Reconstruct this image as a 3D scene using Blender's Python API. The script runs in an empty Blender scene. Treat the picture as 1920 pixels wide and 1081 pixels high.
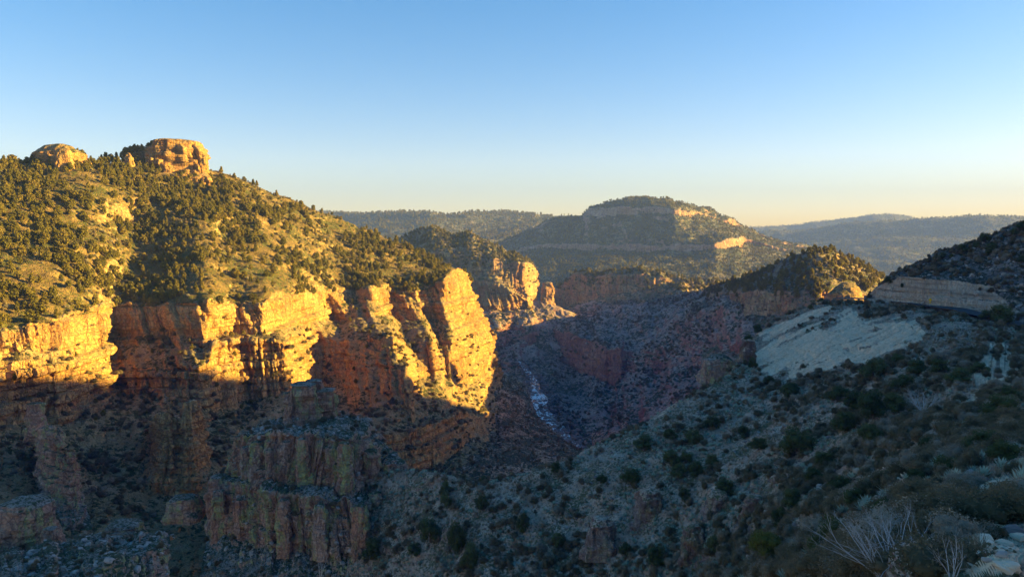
import bpy, math, random
import numpy as np
import time
T0 = time.time()
from mathutils import Vector

# ------------------------------------------------------------------ camera, sky, sun
SC = bpy.context.scene
COL = SC.collection
F, CX, YH, CY = 1387.0, 960.0, 440.0, 540.5      # focal length, centre, eye level in photo pixels
PITCH = math.atan((CY - YH) / F)
cam_d = bpy.data.cameras.new('camera')
cam_d.sensor_width = 36.0
cam_d.lens = 36.0 * F * math.cos(PITCH) / 1920.0
cam_d.clip_start, cam_d.clip_end = 0.5, 60000.0
cam = bpy.data.objects.new('camera', cam_d)
cam.rotation_euler = (math.pi / 2 - PITCH, 0, 0)
COL.objects.link(cam)
SC.camera = cam

SUN_AZ, SUN_EL = math.radians(84.0), math.radians(10.5)   # azimuth clockwise from the view direction
SUN_DIR = Vector((math.sin(SUN_AZ) * math.cos(SUN_EL), math.cos(SUN_AZ) * math.cos(SUN_EL), math.sin(SUN_EL)))
world = bpy.data.worlds.new('World')
SC.world = world
world.use_nodes = True
wn = world.node_tree
bg = wn.nodes['Background']
sky = wn.nodes.new('ShaderNodeTexSky')
sky.sky_type = 'NISHITA'
sky.sun_disc = False
sky.sun_elevation = SUN_EL
sky.sun_rotation = SUN_AZ
sky.altitude = 1200
sky.air_density = 1.0
sky.dust_density = 1.0
sky.ozone_density = 1.1
sc_ = wn.nodes.new('ShaderNodeVectorMath')
sc_.operation = 'SCALE'
sc_.inputs['Scale'].default_value = 1 / 3
gam = wn.nodes.new('ShaderNodeGamma')          # the phone's compressed tones, over the whole sky
gam.inputs['Gamma'].default_value = 0.85
hsv = wn.nodes.new('ShaderNodeHueSaturation')
hsv.inputs['Saturation'].default_value = 1.72
hsv.inputs['Value'].default_value = 1.0
wn.links.new(sky.outputs[0], sc_.inputs[0])
wn.links.new(sc_.outputs[0], gam.inputs['Color'])
wn.links.new(gam.outputs[0], hsv.inputs['Color'])
tint = wn.nodes.new('ShaderNodeVectorMath')
tint.operation = 'MULTIPLY'
tint.inputs[1].default_value = (1.07, 0.875, 0.96)
wn.links.new(hsv.outputs[0], tint.inputs[0])
wn.links.new(tint.outputs[0], bg.inputs[0])
bg.inputs[1].default_value = 0.14
sun_d = bpy.data.lights.new('sun', 'SUN')
sun_d.energy = 4.8
sun_d.angle = math.radians(0.5)
sun_d.color = (1.0, 0.69, 0.13)
sun = bpy.data.objects.new('sun', sun_d)
sun.rotation_euler = (-SUN_DIR).to_track_quat('-Z', 'Y').to_euler()
COL.objects.link(sun)

SC.render.engine = 'CYCLES'
SC.view_settings.view_transform = 'Standard'
SC.view_settings.look = 'None'
SC.view_settings.exposure = 2.72
SC.view_settings.gamma = 1.0
SC.view_settings.use_curve_mapping = False
SC.cycles.use_denoising = True
SC.cycles.max_bounces = 4
SC.cycles.diffuse_bounces = 3
SC.cycles.volume_bounces = 0

rng = np.random.default_rng(7)
random.seed(7)

# ------------------------------------------------------------------ helpers
def px2w(px, py, Y):
    """Photo pixel at distance Y along the level view axis -> world metres."""
    px, py, Y = np.asarray(px, float), np.asarray(py, float), np.asarray(Y, float)
    return np.stack([(px - CX) / F * Y, Y, -(py - YH) / F * Y], -1)

def w2px(P):
    return CX + P[..., 0] / P[..., 1] * F, YH - P[..., 2] / P[..., 1] * F

def hsh(*a):
    h = np.zeros(np.broadcast(*a).shape, np.uint32) + np.uint32(2166136261)
    with np.errstate(over='ignore'):
        for v in a:
            h = (h ^ np.asarray(v).astype(np.int64).astype(np.uint32)) * np.uint32(16777619)
            h ^= h >> np.uint32(13)
            h = h * np.uint32(0x5bd1e995)
            h ^= h >> np.uint32(15)
    return h.astype(np.float64) / 4294967295.0

def vnoise(x, y, z, seed=0):
    """value noise in -1..1"""
    xi, yi, zi = np.floor(x), np.floor(y), np.floor(z)
    fx, fy, fz = x - xi, y - yi, z - zi
    fx, fy, fz = [t * t * t * (t * (t * 6 - 15) + 10) for t in (fx, fy, fz)]
    o = 0
    for dx in (0, 1):
        wx = fx if dx else 1 - fx
        for dy in (0, 1):
            wy = fy if dy else 1 - fy
            for dz in (0, 1):
                wz = fz if dz else 1 - fz
                o = o + wx * wy * wz * hsh(xi + dx, yi + dy, zi + dz, np.full(1, seed))
    return o * 2 - 1

def fbm(P, scale, octv=4, seed=0, zs=1.0, ridged=False):
    a, s, o, tot = 1.0, 1.0 / scale, 0, 0
    for k in range(octv):
        n = vnoise(P[..., 0] * s, P[..., 1] * s, P[..., 2] * s * zs, seed + k * 17)
        if ridged:
            n = 1 - 2 * np.abs(n)
        o = o + a * n
        tot += a
        a *= 0.5
        s *= 2.03
    return o / tot

def sstep(a, b, x):
    t = np.clip((x - a) / (b - a), 0, 1)
    return t * t * (3 - 2 * t)

def blur1(A, k, axis):
    if k < 1:
        return A
    w = np.exp(-0.5 * (np.arange(-3 * k, 3 * k + 1) / k) ** 2)
    w /= w.sum()
    B = np.moveaxis(A, axis, 0)
    Bp = np.concatenate([np.repeat(B[:1], 3 * k, 0), B, np.repeat(B[-1:], 3 * k, 0)], 0)
    o = sum(w[i] * Bp[i:i + B.shape[0]] for i in range(len(w)))
    return np.moveaxis(o, 0, axis)

def mesh_np(name, V, Fq, mats, smooth=True, attrs=None):
    me = bpy.data.meshes.new(name)
    V = np.ascontiguousarray(V, np.float32)
    Fq = np.ascontiguousarray(Fq, np.int32)
    n, k = Fq.shape
    me.vertices.add(len(V)); me.vertices.foreach_set('co', V.ravel())
    me.loops.add(n * k); me.loops.foreach_set('vertex_index', Fq.ravel())
    me.polygons.add(n)
    me.polygons.foreach_set('loop_start', np.arange(n, dtype=np.int32) * k)
    me.polygons.foreach_set('loop_total', np.full(n, k, np.int32))
    me.polygons.foreach_set('use_smooth', np.full(n, smooth))
    for an, av in (attrs or {}).items():
        at = me.attributes.new(an, 'FLOAT', 'POINT')
        at.data.foreach_set('value', np.ascontiguousarray(av, np.float32).ravel())
    me.update(calc_edges=True)
    for m in (mats if isinstance(mats, (list, tuple)) else [mats]):
        me.materials.append(m)
    return me

def link(name, me, parent=None, loc=None):
    o = bpy.data.objects.new(name, me)
    COL.objects.link(o)
    if parent:
        o.parent = parent
    if loc is not None:
        o.location = loc
    return o

def tag(o, label=None, cat=None, group=None, kind=None):
    if label: o['label'] = label
    if cat: o['category'] = cat
    if group: o['group'] = group
    if kind: o['kind'] = kind
    return o

# ------------------------------------------------------------------ materials
class NT:
    def __init__(self, name):
        self.m = bpy.data.materials.new(name)
        self.m.use_nodes = True
        self.t = self.m.node_tree
        self.b = self.t.nodes['Principled BSDF']
        self.b.inputs['Roughness'].default_value = 0.92
        self.b.inputs['Specular IOR Level'].default_value = 0.15
    def n(self, typ, ins=None, **kw):
        nd = self.t.nodes.new(typ)
        for k, v in kw.items():
            setattr(nd, k, v)
        for k, v in (ins or {}).items():
            s = nd.inputs[k]
            if isinstance(v, bpy.types.NodeSocket):
                self.t.links.new(v, s)
            else:
                s.default_value = v
        return nd
    def pos(self):
        return self.n('ShaderNodeNewGeometry').outputs['Position']
    def mapv(self, v, sc, off=(0, 0, 0)):
        return self.n('ShaderNodeMapping', {'Vector': v, 'Scale': sc, 'Location': off}).outputs[0]
    def noise(self, v, scale=1.0, detail=5, rough=0.55, dist=0.0):
        return self.n('ShaderNodeTexNoise', {'Vector': v, 'Scale': scale, 'Detail': detail, 'Roughness': rough, 'Distortion': dist}).outputs[0]
    def ramp(self, f, stops, interp='LINEAR'):
        r = self.n('ShaderNodeValToRGB', {'Fac': f})
        cr = r.color_ramp
        cr.interpolation = interp
        while len(cr.elements) < len(stops):
            cr.elements.new(0.5)
        for e, (p, c) in zip(cr.elements, stops):
            e.position = p
            e.color = (*c, 1) if len(c) == 3 else c
        return r.outputs[0]
    def rmp(self, f, a, b, lo=0.0, hi=1.0):
        return self.n('ShaderNodeMapRange', {0: f, 1: a, 2: b, 3: lo, 4: hi}, clamp=True, interpolation_type='SMOOTHSTEP').outputs[0]
    def math(self, op, a, b=0.0):
        return self.n('ShaderNodeMath', {0: a, 1: b}, operation=op).outputs[0]
    def mix(self, f, a, b, mode='MIX'):
        nd = self.t.nodes.new('ShaderNodeMix')
        nd.data_type = 'RGBA'
        nd.blend_type = mode
        for i, v in ((0, f), (6, a), (7, b)):
            if isinstance(v, bpy.types.NodeSocket):
                self.t.links.new(v, nd.inputs[i])
            else:
                nd.inputs[i].default_value = v if i == 0 else ((*v, 1) if len(v) == 3 else v)
        return nd.outputs[2]
    def bump(self, h, strength, dist):
        b = self.n('ShaderNodeBump', {'Height': h, 'Strength': strength, 'Distance': dist})
        self.t.links.new(b.outputs[0], self.b.inputs['Normal'])
    def out(self, c):
        self.t.links.new(c, self.b.inputs['Base Color'])
        return self.m

def terrain_mat(name, s, rock, dark, soil, veg, lichen=0.0, vegamt=0.5, streak=0.6, strata=0.5, slope=(0.45, 0.75), vegscale=3.0, talus=None):
    """s: size of one metre of detail; rock/soil: three colours each"""
    k = NT(name)
    p = k.pos()
    # rock
    big = k.noise(p, 0.03 / s, 4)
    c = k.ramp(big, [(0.3, rock[0]), (0.5, rock[1]), (0.68, rock[2])])
    st = k.noise(k.mapv(p, (0.012 / s, 0.012 / s, 0.32 / s)), 1.0, 6, 0.65, 0.3)
    c = k.mix(strata, c, k.ramp(st, [(0.3, (0.42, 0.38, 0.36)), (0.45, (0.95, 0.9, 0.88)), (0.6, (1, 1, 1)), (0.72, (0.7, 0.62, 0.6))]), 'MULTIPLY')
    sk = k.noise(k.mapv(p, (0.28 / s, 0.28 / s, 0.018 / s)), 1.0, 6, 0.6, 0.5)
    c = k.mix(k.math('MULTIPLY', k.rmp(sk, 0.5, 0.68), streak), c, dark)
    fine = k.noise(p, 0.9 / s, 5, 0.7)
    c = k.mix(0.75, c, k.ramp(fine, [(0.3, (0.45, 0.42, 0.42)), (0.55, (1, 1, 1)), (0.75, (1.25, 1.22, 1.2))]), 'MULTIPLY')
    wp = k.n('ShaderNodeVectorMath', {0: p, 1: k.n('ShaderNodeTexNoise', {'Vector': p, 'Scale': 0.2 / s, 'Detail': 3.0}).outputs['Color']}, operation='MULTIPLY_ADD')
    wp.inputs[2].default_value = (0, 0, 0)
    wv = k.n('ShaderNodeVectorMath', {0: k.n('ShaderNodeTexNoise', {'Vector': p, 'Scale': 0.22 / s, 'Detail': 3.0}).outputs['Color'], 1: (5.0 * s, 5.0 * s, 7.0 * s)}, operation='MULTIPLY').outputs[0]
    wv = k.n('ShaderNodeVectorMath', {0: p, 1: wv}, operation='ADD').outputs[0]
    k.t.nodes.remove(wp)
    vo = k.n('ShaderNodeTexVoronoi', {'Vector': k.mapv(wv, (0.34 / s, 0.34 / s, 0.03 / s)), 'Scale': 1.0}, feature='DISTANCE_TO_EDGE').outputs['Distance']
    vo2 = k.n('ShaderNodeTexVoronoi', {'Vector': k.mapv(wv, (0.035 / s, 0.035 / s, 0.30 / s)), 'Scale': 1.0}, feature='DISTANCE_TO_EDGE').outputs['Distance']
    joint = k.math('MULTIPLY', k.rmp(vo, 0.0, 0.10), k.rmp(vo2, 0.0, 0.07))
    c = k.mix(k.math('MULTIPLY', k.math('SUBTRACT', 1.0, joint), 0.5), c, dark)
    if lichen > 0:
        l1 = k.noise(k.mapv(p, (0.16 / s, 0.16 / s, 0.05 / s), (31, 7, 5)), 1.0, 6, 0.68)
        lf = k.math('MULTIPLY', k.rmp(l1, 0.48, 0.62), lichen)
        c = k.mix(lf, c, k.ramp(fine, [(0.35, (0.20, 0.22, 0.16)), (0.6, (0.40, 0.38, 0.13)), (0.75, (0.52, 0.50, 0.42))]))
    # soil with low growth
    sn = k.noise(p, 0.08 / s, 5, 0.6)
    sc = k.ramp(sn, [(0.32, soil[0]), (0.5, soil[1]), (0.68, soil[2])])
    spk = k.noise(p, 1.4 / s, 4, 0.75)
    sc = k.mix(0.8, sc, k.ramp(spk, [(0.32, (0.45, 0.45, 0.45)), (0.52, (1, 1, 1)), (0.7, (1.5, 1.45, 1.4))]), 'MULTIPLY')
    v1 = k.noise(p, 1.0 / (vegscale * s), 5, 0.72)
    v2 = k.noise(p, 0.045 / s, 3)
    thr = k.math('ADD', v1, k.math('MULTIPLY', k.math('SUBTRACT', v2, 0.5), 0.5))
    vf = k.rmp(thr, 0.62 - 0.25 * vegamt, 0.68 - 0.25 * vegamt)
    vc = k.ramp(k.noise(p, 0.6 / s, 3), [(0.35, veg[0]), (0.65, veg[1])])
    sc = k.mix(vf, sc, vc)
    # slope mask, ragged
    nz = k.n('ShaderNodeSeparateXYZ', {0: k.n('ShaderNodeNewGeometry').outputs['Normal']}).outputs[2]
    nz = k.math('ADD', nz, k.math('MULTIPLY', k.math('SUBTRACT', k.noise(p, 0.25 / s, 4), 0.5), 0.5))
    at = k.n('ShaderNodeAttribute', attribute_name='cliff').outputs['Fac']
    nz = k.math('SUBTRACT', nz, k.math('MULTIPLY', at, 0.18))
    m = k.rmp(nz, slope[0], slope[1])
    c = k.mix(m, c, sc)
    if talus:
        ta = k.n('ShaderNodeAttribute', attribute_name='talus').outputs['Fac']
        tn = k.noise(p, 1.1, 5, 0.85)
        dn = k.noise(k.n('ShaderNodeMapping', {'Vector': k.n('ShaderNodeMapping', {'Vector': p, 'Rotation': (0, 0, -0.53)}).outputs[0], 'Scale': (0.02, 0.45, 0.1)}).outputs[0], 1.0, 5, 0.65)
        talus = k.ramp(dn, [(0.30, [q * 0.6 for q in talus]), (0.42, [q * 0.92 for q in talus]), (0.6, [q * 1.08 for q in talus])])
        tc = k.mix(1.0, talus, k.ramp(tn, [(0.32, (0.45, 0.45, 0.45)), (0.45, (1, 1, 1)), (0.64, (1.3, 1.28, 1.25))]), 'MULTIPLY')
        c = k.mix(k.rmp(k.math('ADD', ta, k.math('MULTIPLY', k.math('SUBTRACT', v1, 0.5), 0.7)), 0.4, 0.6), c, tc)
    hgt = k.math('ADD', k.math('ADD', k.math('MULTIPLY', fine, 0.9), k.math('MULTIPLY', spk, 0.45)), k.math('MULTIPLY', joint, 0.5))
    k.bump(hgt, 1.0, 0.9 * s)
    return k.out(c)

def leaf_mat(name, cols, rough=0.8, trans=0.0):
    k = NT(name)
    r = k.n('ShaderNodeObjectInfo').outputs['Random']
    g = k.noise(k.pos(), 0.9, 3)
    f = k.math('ADD', k.math('MULTIPLY', r, 0.65), k.math('MULTIPLY', g, 0.4))
    k.b.inputs['Roughness'].default_value = rough
    c = k.ramp(f, [(0.1, cols[0]), (0.5, cols[1]), (0.9, cols[2])])
    tr = k.n('ShaderNodeBsdfTranslucent', {'Color': c}).outputs[0]
    mx = k.n('ShaderNodeMixShader', {0: 0.42})
    k.t.links.new(k.b.outputs[0], mx.inputs[1])
    k.t.links.new(tr, mx.inputs[2])
    k.t.links.new(mx.outputs[0], k.t.nodes['Material Output'].inputs['Surface'])
    return k.out(c)

def plain_mat(name, c0, c1, scale=2.0, rough=0.9):
    k = NT(name)
    k.b.inputs['Roughness'].default_value = rough
    f = k.noise(k.pos(), scale, 5, 0.65)
    k.bump(f, 0.6, 0.15 / scale)
    return k.out(k.ramp(f, [(0.3, c0), (0.7, c1)]))

RED = [(0.30, 0.135, 0.075), (0.40, 0.205, 0.105), (0.44, 0.28, 0.16)]
M_LEFT = terrain_mat('golden_cliff_rock', 1.0, [(0.40, 0.19, 0.08), (0.53, 0.285, 0.11), (0.56, 0.35, 0.155)], (0.15, 0.085, 0.055),
                     [(0.22, 0.155, 0.08), (0.30, 0.21, 0.10), (0.36, 0.26, 0.15)], [(0.045, 0.05, 0.02), (0.085, 0.085, 0.03)], vegamt=0.45, lichen=0.25)
M_HILL = terrain_mat('golden_hill_ground', 1.0, [(0.34, 0.19, 0.09), (0.45, 0.28, 0.13), (0.48, 0.33, 0.18)], (0.12, 0.07, 0.05),
                     [(0.10, 0.068, 0.026), (0.165, 0.11, 0.042), (0.29, 0.195, 0.08)], [(0.06, 0.065, 0.02), (0.10, 0.10, 0.03)], vegamt=0.5, lichen=0.25, slope=(0.35, 0.6), vegscale=2.2)
M_RAVINE = terrain_mat('ravine_ground', 0.7, [(0.36, 0.17, 0.10), (0.44, 0.24, 0.14), (0.47, 0.31, 0.2)], (0.12, 0.075, 0.06), [(0.30, 0.205, 0.135), (0.39, 0.28, 0.19), (0.48, 0.37, 0.27)],
                       [(0.03, 0.042, 0.024), (0.06, 0.075, 0.04)], vegamt=0.8, vegscale=2.5)
M_PIN = terrain_mat('lichen_rock', 0.6, [(0.44, 0.22, 0.14), (0.50, 0.30, 0.20), (0.52, 0.39, 0.31)], (0.14, 0.095, 0.085),
                    [(0.21, 0.17, 0.13), (0.29, 0.245, 0.20), (0.38, 0.335, 0.29)], [(0.04, 0.055, 0.03), (0.085, 0.10, 0.05)], lichen=1.0, vegamt=0.7, vegscale=1.6)
M_MID = terrain_mat('canyon_wall_rock', 2.0, [(0.44, 0.19, 0.10), (0.52, 0.28, 0.15), (0.54, 0.38, 0.22)], (0.13, 0.085, 0.065),
                    [(0.20, 0.14, 0.095), (0.27, 0.20, 0.13), (0.33, 0.26, 0.18)], [(0.06, 0.07, 0.03), (0.11, 0.115, 0.045)], vegamt=0.55, lichen=0.35)
M_GORGE = terrain_mat('purple_gorge_rock', 1.6, [(0.38, 0.15, 0.11), (0.46, 0.21, 0.145), (0.50, 0.29, 0.21)], (0.13, 0.07, 0.075),
                      [(0.34, 0.205, 0.16), (0.42, 0.275, 0.215), (0.50, 0.36, 0.28)], [(0.055, 0.06, 0.03), (0.10, 0.105, 0.05)], vegamt=0.5)
M_FAR = terrain_mat('wooded_mesa_rock', 4.0, [(0.46, 0.22, 0.14), (0.52, 0.31, 0.21), (0.55, 0.41, 0.32)], (0.14, 0.09, 0.07),
                    [(0.19, 0.15, 0.09), (0.25, 0.20, 0.11), (0.3, 0.24, 0.15)], [(0.055, 0.062, 0.038), (0.085, 0.088, 0.05)], vegamt=0.8, slope=(0.5, 0.72), strata=0.4)
M_NEAR = terrain_mat('scrub_slope_ground', 0.35, [(0.22, 0.13, 0.10), (0.30, 0.20, 0.165), (0.38, 0.30, 0.26)], (0.09, 0.065, 0.06),
                     [(0.38, 0.24, 0.165), (0.47, 0.32, 0.23), (0.56, 0.43, 0.33)], [(0.09, 0.095, 0.045), (0.17, 0.155, 0.085)], lichen=0.35, vegamt=0.5,
                     slope=(0.3, 0.6), vegscale=2.0, talus=(0.70, 0.51, 0.34))
M_CUT = terrain_mat('banded_cut_rock', 0.5, [(0.46, 0.38, 0.29), (0.53, 0.46, 0.36), (0.50, 0.37, 0.26)], (0.28, 0.24, 0.19),
                    [(0.15, 0.12, 0.10), (0.20, 0.16, 0.14), (0.27, 0.23, 0.20)], [(0.03, 0.04, 0.026), (0.06, 0.068, 0.04)], vegamt=0.65, strata=1.0, streak=0.25, vegscale=2.5)
M_GROUND = terrain_mat('canyon_floor', 3.0, RED, (0.09, 0.06, 0.05), [(0.14, 0.1, 0.08), (0.18, 0.13, 0.1), (0.22, 0.17, 0.13)],
                       [(0.03, 0.04, 0.025), (0.06, 0.07, 0.04)])

# ------------------------------------------------------------------ land builder
LANDS = {}
ZB = np.full((271, 480), 1e9)

def interp_row(row, u):
    r = sorted(row, key=lambda q: q[0])
    xs = np.array([q[0] for q in r], float)
    xs = xs + np.arange(len(xs)) * 1e-6
    px = xs[0] + (xs[-1] - xs[0]) * u
    return px, np.interp(px, xs, [q[1] for q in r]), np.interp(px, xs, [1.0 / q[2] for q in r])

def blocks(s, z, w, h, seed):
    a = s / w
    c = np.floor(a)
    fa = a - c
    b = z / h * (0.7 + 0.6 * hsh(c, c * 0 + seed)) + 10 * hsh(c, c * 0 + seed + 1)
    r = np.floor(b)
    off = hsh(c, r, c * 0 + seed + 2) - 0.5
    g = np.clip(1 - np.minimum(fa, 1 - fa) * w / (0.12 * w + 0.15), 0, 1)
    return off, g

def world_grid(rows, m):
    R = np.array(rows, float)                     # rows x columns x xyz
    for ax in (0, 1):
        n = R.shape[ax]
        t = np.linspace(0, n - 1, (n - 1) * m + 1)
        i = np.minimum(t.astype(int), n - 2)
        f = (t - i).reshape((-1, 1, 1) if ax == 0 else (1, -1, 1))
        R = np.take(R, i, ax) * (1 - f) + np.take(R, i + 1, ax) * f
    return blur1(R, max(1, m // 3), 0)

def land(name, rows, mat, step=2.0, sc=1.0, cliff=3.0, hill=1.0, blur=(2, 2), seed=1, strata=0.5, label=None, kind='structure', cat=None, talus=None, minv=4, rough=1.0, slope=(0.72, 0.5), jag=None):
    if isinstance(rows, np.ndarray):
        return land_mesh(name, rows, mat, sc, cliff, hill, seed, strata, label, kind, cat, talus, rough, slope)
    wid = max(max(q[0] for q in r) - min(q[0] for q in r) for r in rows)
    x0, x1 = min(q[0] for r in rows for q in r), max(q[0] for r in rows for q in r)
    xs = np.arange(x0, x1, step)
    xs = xs[((xs > -70) & (xs < 1990)) | (np.arange(len(xs)) % 7 == 0)]     # coarse outside the frame
    u = np.append((xs - x0) / (x1 - x0), 1.0)
    nu = len(u)
    R = [interp_row(r, u) for r in rows]
    if jag:
        for i in range(1, len(R) - 1):
            q = np.stack([R[i][0] / 22.0, 0 * u + i * 7.3, 0 * u], -1)
            R[i] = (R[i][0], R[i][1] + jag[0] * fbm(q, 1.0, 4, seed + 90), R[i][2] * (1 + jag[1] * fbm(q + 31.7, 1.0, 4, seed + 91)))
    PX, PY, IY = [], [], []
    for i in range(len(R) - 1):
        a, b = R[i], R[i + 1]
        d = np.abs(a[1] - b[1])
        inf = (a[0] > -70) & (a[0] < 1990)
        n = max(minv, int(np.percentile(d[inf], 85) / step))
        if min(a[1].min(), b[1].min()) > 1090 or (a[1].min() > 1010 and n > 120):
            n = max(minv, n // 5)
        t = (np.arange(n) / n)[:, None]
        PX.append(a[0] + (b[0] - a[0]) * t); PY.append(a[1] + (b[1] - a[1]) * t); IY.append(a[2] + (b[2] - a[2]) * t)
    PX.append(R[-1][0][None]); PY.append(R[-1][1][None]); IY.append(R[-1][2][None])
    PX, PY, IY = [np.concatenate(q, 0) for q in (PX, PY, IY)]
    for ax, kb in ((1, blur[0]), (0, blur[1])):
        PY, IY = blur1(PY, kb, ax), blur1(IY, kb, ax)
    return land_mesh(name, px2w(PX, PY, 1.0 / IY), mat, sc, cliff, hill, seed, strata, label, kind, cat, talus, rough, slope)

def land_mesh(name, P, mat, sc, cliff, hill, seed, strata, label, kind, cat, talus, rough, slope):
    def normal(P):
        n = np.cross(np.gradient(P, axis=0), np.gradient(P, axis=1))
        return n / (np.linalg.norm(n, axis=-1, keepdims=True) + 1e-9)
    N = normal(P)
    W = blur1(blur1(sstep(slope[0], slope[1], np.abs(N[..., 2])), 2, 0), 2, 1)
    # world-scale raggedness so that straight spans of the outline break up
    wob = fbm(P, 45 * sc, 3, seed + 5)
    zz = P[..., 2] + 2.0 * sc * wob
    d = np.linalg.norm(np.diff(P[..., :2], axis=1), axis=-1).mean(0)
    s = np.concatenate([[0], np.cumsum(d)])[None, :] + 0 * zz
    s = s + 2.5 * sc * fbm(P, 14 * sc, 3, seed + 9)
    o1, g1 = blocks(s, zz, 11 * sc, 26 * sc, seed)
    o2, g2 = blocks(s + 3 * sc, zz, 4.3 * sc, 10 * sc, seed + 20)
    o3, g3 = blocks(s + 1 * sc, zz, 1.7 * sc, 3.6 * sc, seed + 40)
    lay = np.floor(zz / (5.5 * sc))
    f = zz / (5.5 * sc) - lay
    st = (hsh(lay, lay * 0 + seed) - 0.5) * 1.0 + 0.5 * (sstep(0, 0.25, f) - 1) * (hsh(lay, lay * 0 + seed + 3) > 0.4)
    dc = cliff * sc * (0.8 * o1 + 0.6 * o2 + 0.3 * o3 - 0.5 * g1 - 0.45 * g2 - 0.22 * g3 + strata * st + 0.5 * fbm(P, 7 * sc, 4, seed + 60) + 0.45 * fbm(np.stack([s, zz * 0, zz * 0.14], -1), 5 * sc, 4, seed + 61, ridged=True))
    dh = hill * sc * (3.0 * fbm(P, 38 * sc, 3, seed + 70) + 1.3 * fbm(P, 13 * sc, 3, seed + 71, ridged=True) + 0.8 * rough * fbm(P, 4 * sc, 4, seed + 72))
    Nh = N.copy()
    Nh[..., 2] *= 0.25
    Nh /= np.linalg.norm(Nh, axis=-1, keepdims=True) + 1e-9
    P = P + Nh * (W * dc)[..., None] + N * ((1 - W) * dh)[..., None]
    nv, nu = P.shape[:2]
    idx = np.arange(nv * nu).reshape(nv, nu)
    Q = np.stack([idx[:-1, :-1], idx[1:, :-1], idx[1:, 1:], idx[:-1, 1:]], -1).reshape(-1, 4)
    attrs = {'cliff': W}
    if talus is not None:
        tx, ty = w2px(P)
        attrs['talus'] = talus(tx, ty)
    me = mesh_np(name, P.reshape(-1, 3), Q, mat, True, attrs)
    o = link(name, me)
    tag(o, label, cat, kind=kind)
    N2 = normal(P)
    LANDS.setdefault(name, []).append((P, N2, W))
    LANDS[o.name] = [(P, N2, W)]
    x, y = w2px(P)
    ok = (x > 0) & (x < 1919) & (y > 0) & (y < 1080) & (P[..., 1] > 1)
    np.minimum.at(ZB, ((y[ok] / 4).astype(int), (x[ok] / 4).astype(int)), P[..., 1][ok])
    return o

def back(row, dy, dpy):        # a row behind a crest, lower down
    return [(x, y + dpy, d + dy) for x, y, d in row]

# ---- ground sheet and far country
g = 30
gx, gy = np.meshgrid(np.linspace(-13900, 13900, g), np.linspace(-1400, 9750, g), indexing='ij')
idx = np.arange(g * g).reshape(g, g)
gme = mesh_np('ground', np.stack([gx, gy, gx * 0 - 445], -1).reshape(-1, 3),
              np.stack([idx[:-1, :-1], idx[1:, :-1], idx[1:, 1:], idx[:-1, 1:]], -1).reshape(-1, 4), M_GROUND)
tag(link('ground', gme), 'canyon country floor reaching the horizon', kind='structure')

cr = [(1150, 430, 8000), (1380, 424, 8000), (1440, 422, 8000), (1500, 419, 8000), (1520, 412, 8000), (1600, 405, 8000), (1640, 399, 8000), (1665, 397, 8000), (1700, 401, 8000), (1725, 407, 8000), (1800, 408, 8000), (2100, 400, 8000), (2800, 390, 8000)]
land('ridge', [back(cr, 1500, 25), cr, [(x, y + 12, 7700) for x, y, d in cr], [(x, y + 60, 6900) for x, y, d in cr]], M_FAR, 2.5, 10, 1.0, 0.7, (3, 2), 11,
     label='farthest pale blue ridge on the skyline at right')
cr = [(1250, 445, 6000), (1380, 436, 6000), (1500, 428, 6000), (1600, 416, 5900), (1700, 409, 5800), (1780, 403, 5700), (1850, 401, 5600), (1900, 403, 5600), (1960, 410, 5600), (2200, 405, 5500), (2800, 395, 5200)]
land('ridge', [back(cr, 1200, 25), cr, [(1250, 460, 5800), (1500, 445, 5700), (1700, 428, 5500), (1850, 425, 5300), (2800, 430, 5000)], [(1250, 468, 5780), (1500, 452, 5680), (1700, 437, 5480), (1850, 434, 5280), (2800, 440, 4980)],
               [(1250, 530, 4300), (1500, 520, 4200), (1700, 520, 4000), (1850, 520, 3900), (2800, 560, 3600)],
               [(1250, 620, 3300), (2800, 640, 3000)]], M_FAR, 2.5, 8, 1.2, 0.8, (3, 2), 13, label='hazy blue ridge behind the cone hill at right')
cr = [(-250, 320, 5200), (0, 300, 5200), (60, 303, 5200), (200, 330, 5000), (540, 400, 4400), (640, 397, 4300), (700, 399, 4200), (760, 394, 4100), (805, 393, 4000), (842, 401, 4000), (880, 399, 4200), (930, 396, 4300), (985, 397, 4300), (1050, 403, 4200), (1200, 420, 4000)]
land('ridge', [back(cr, 900, 20), cr, [(-250, 330, 5000), (540, 408, 4200), (700, 407, 4000), (805, 402, 3850), (842, 408, 3850), (930, 408, 4000), (1050, 411, 4000), (1200, 425, 3800)],
               [(-250, 340, 4980), (540, 414, 4180), (700, 413, 3980), (805, 409, 3830), (842, 412, 3840), (930, 412, 3990), (1050, 415, 3980), (1200, 430, 3790)],
               [(-250, 360, 4700), (540, 428, 3900), (700, 426, 3700), (805, 426, 3550), (870, 432, 3700), (930, 430, 3800), (1050, 432, 3700), (1200, 450, 3500)],
               [(-250, 480, 3800), (540, 470, 3200), (700, 465, 3000), (805, 465, 2900), (930, 475, 3100), (1050, 480, 3000), (1200, 500, 2900)],
               [(-250, 640, 2900), (540, 600, 2500), (1200, 620, 2400)]], M_FAR, 2.2, 6, 1.6, 1.0, (3, 2), 17, label='dark wooded ridge on the skyline behind the golden hill')
print('# ---- mesa', round(time.time() - T0, 1))
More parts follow.
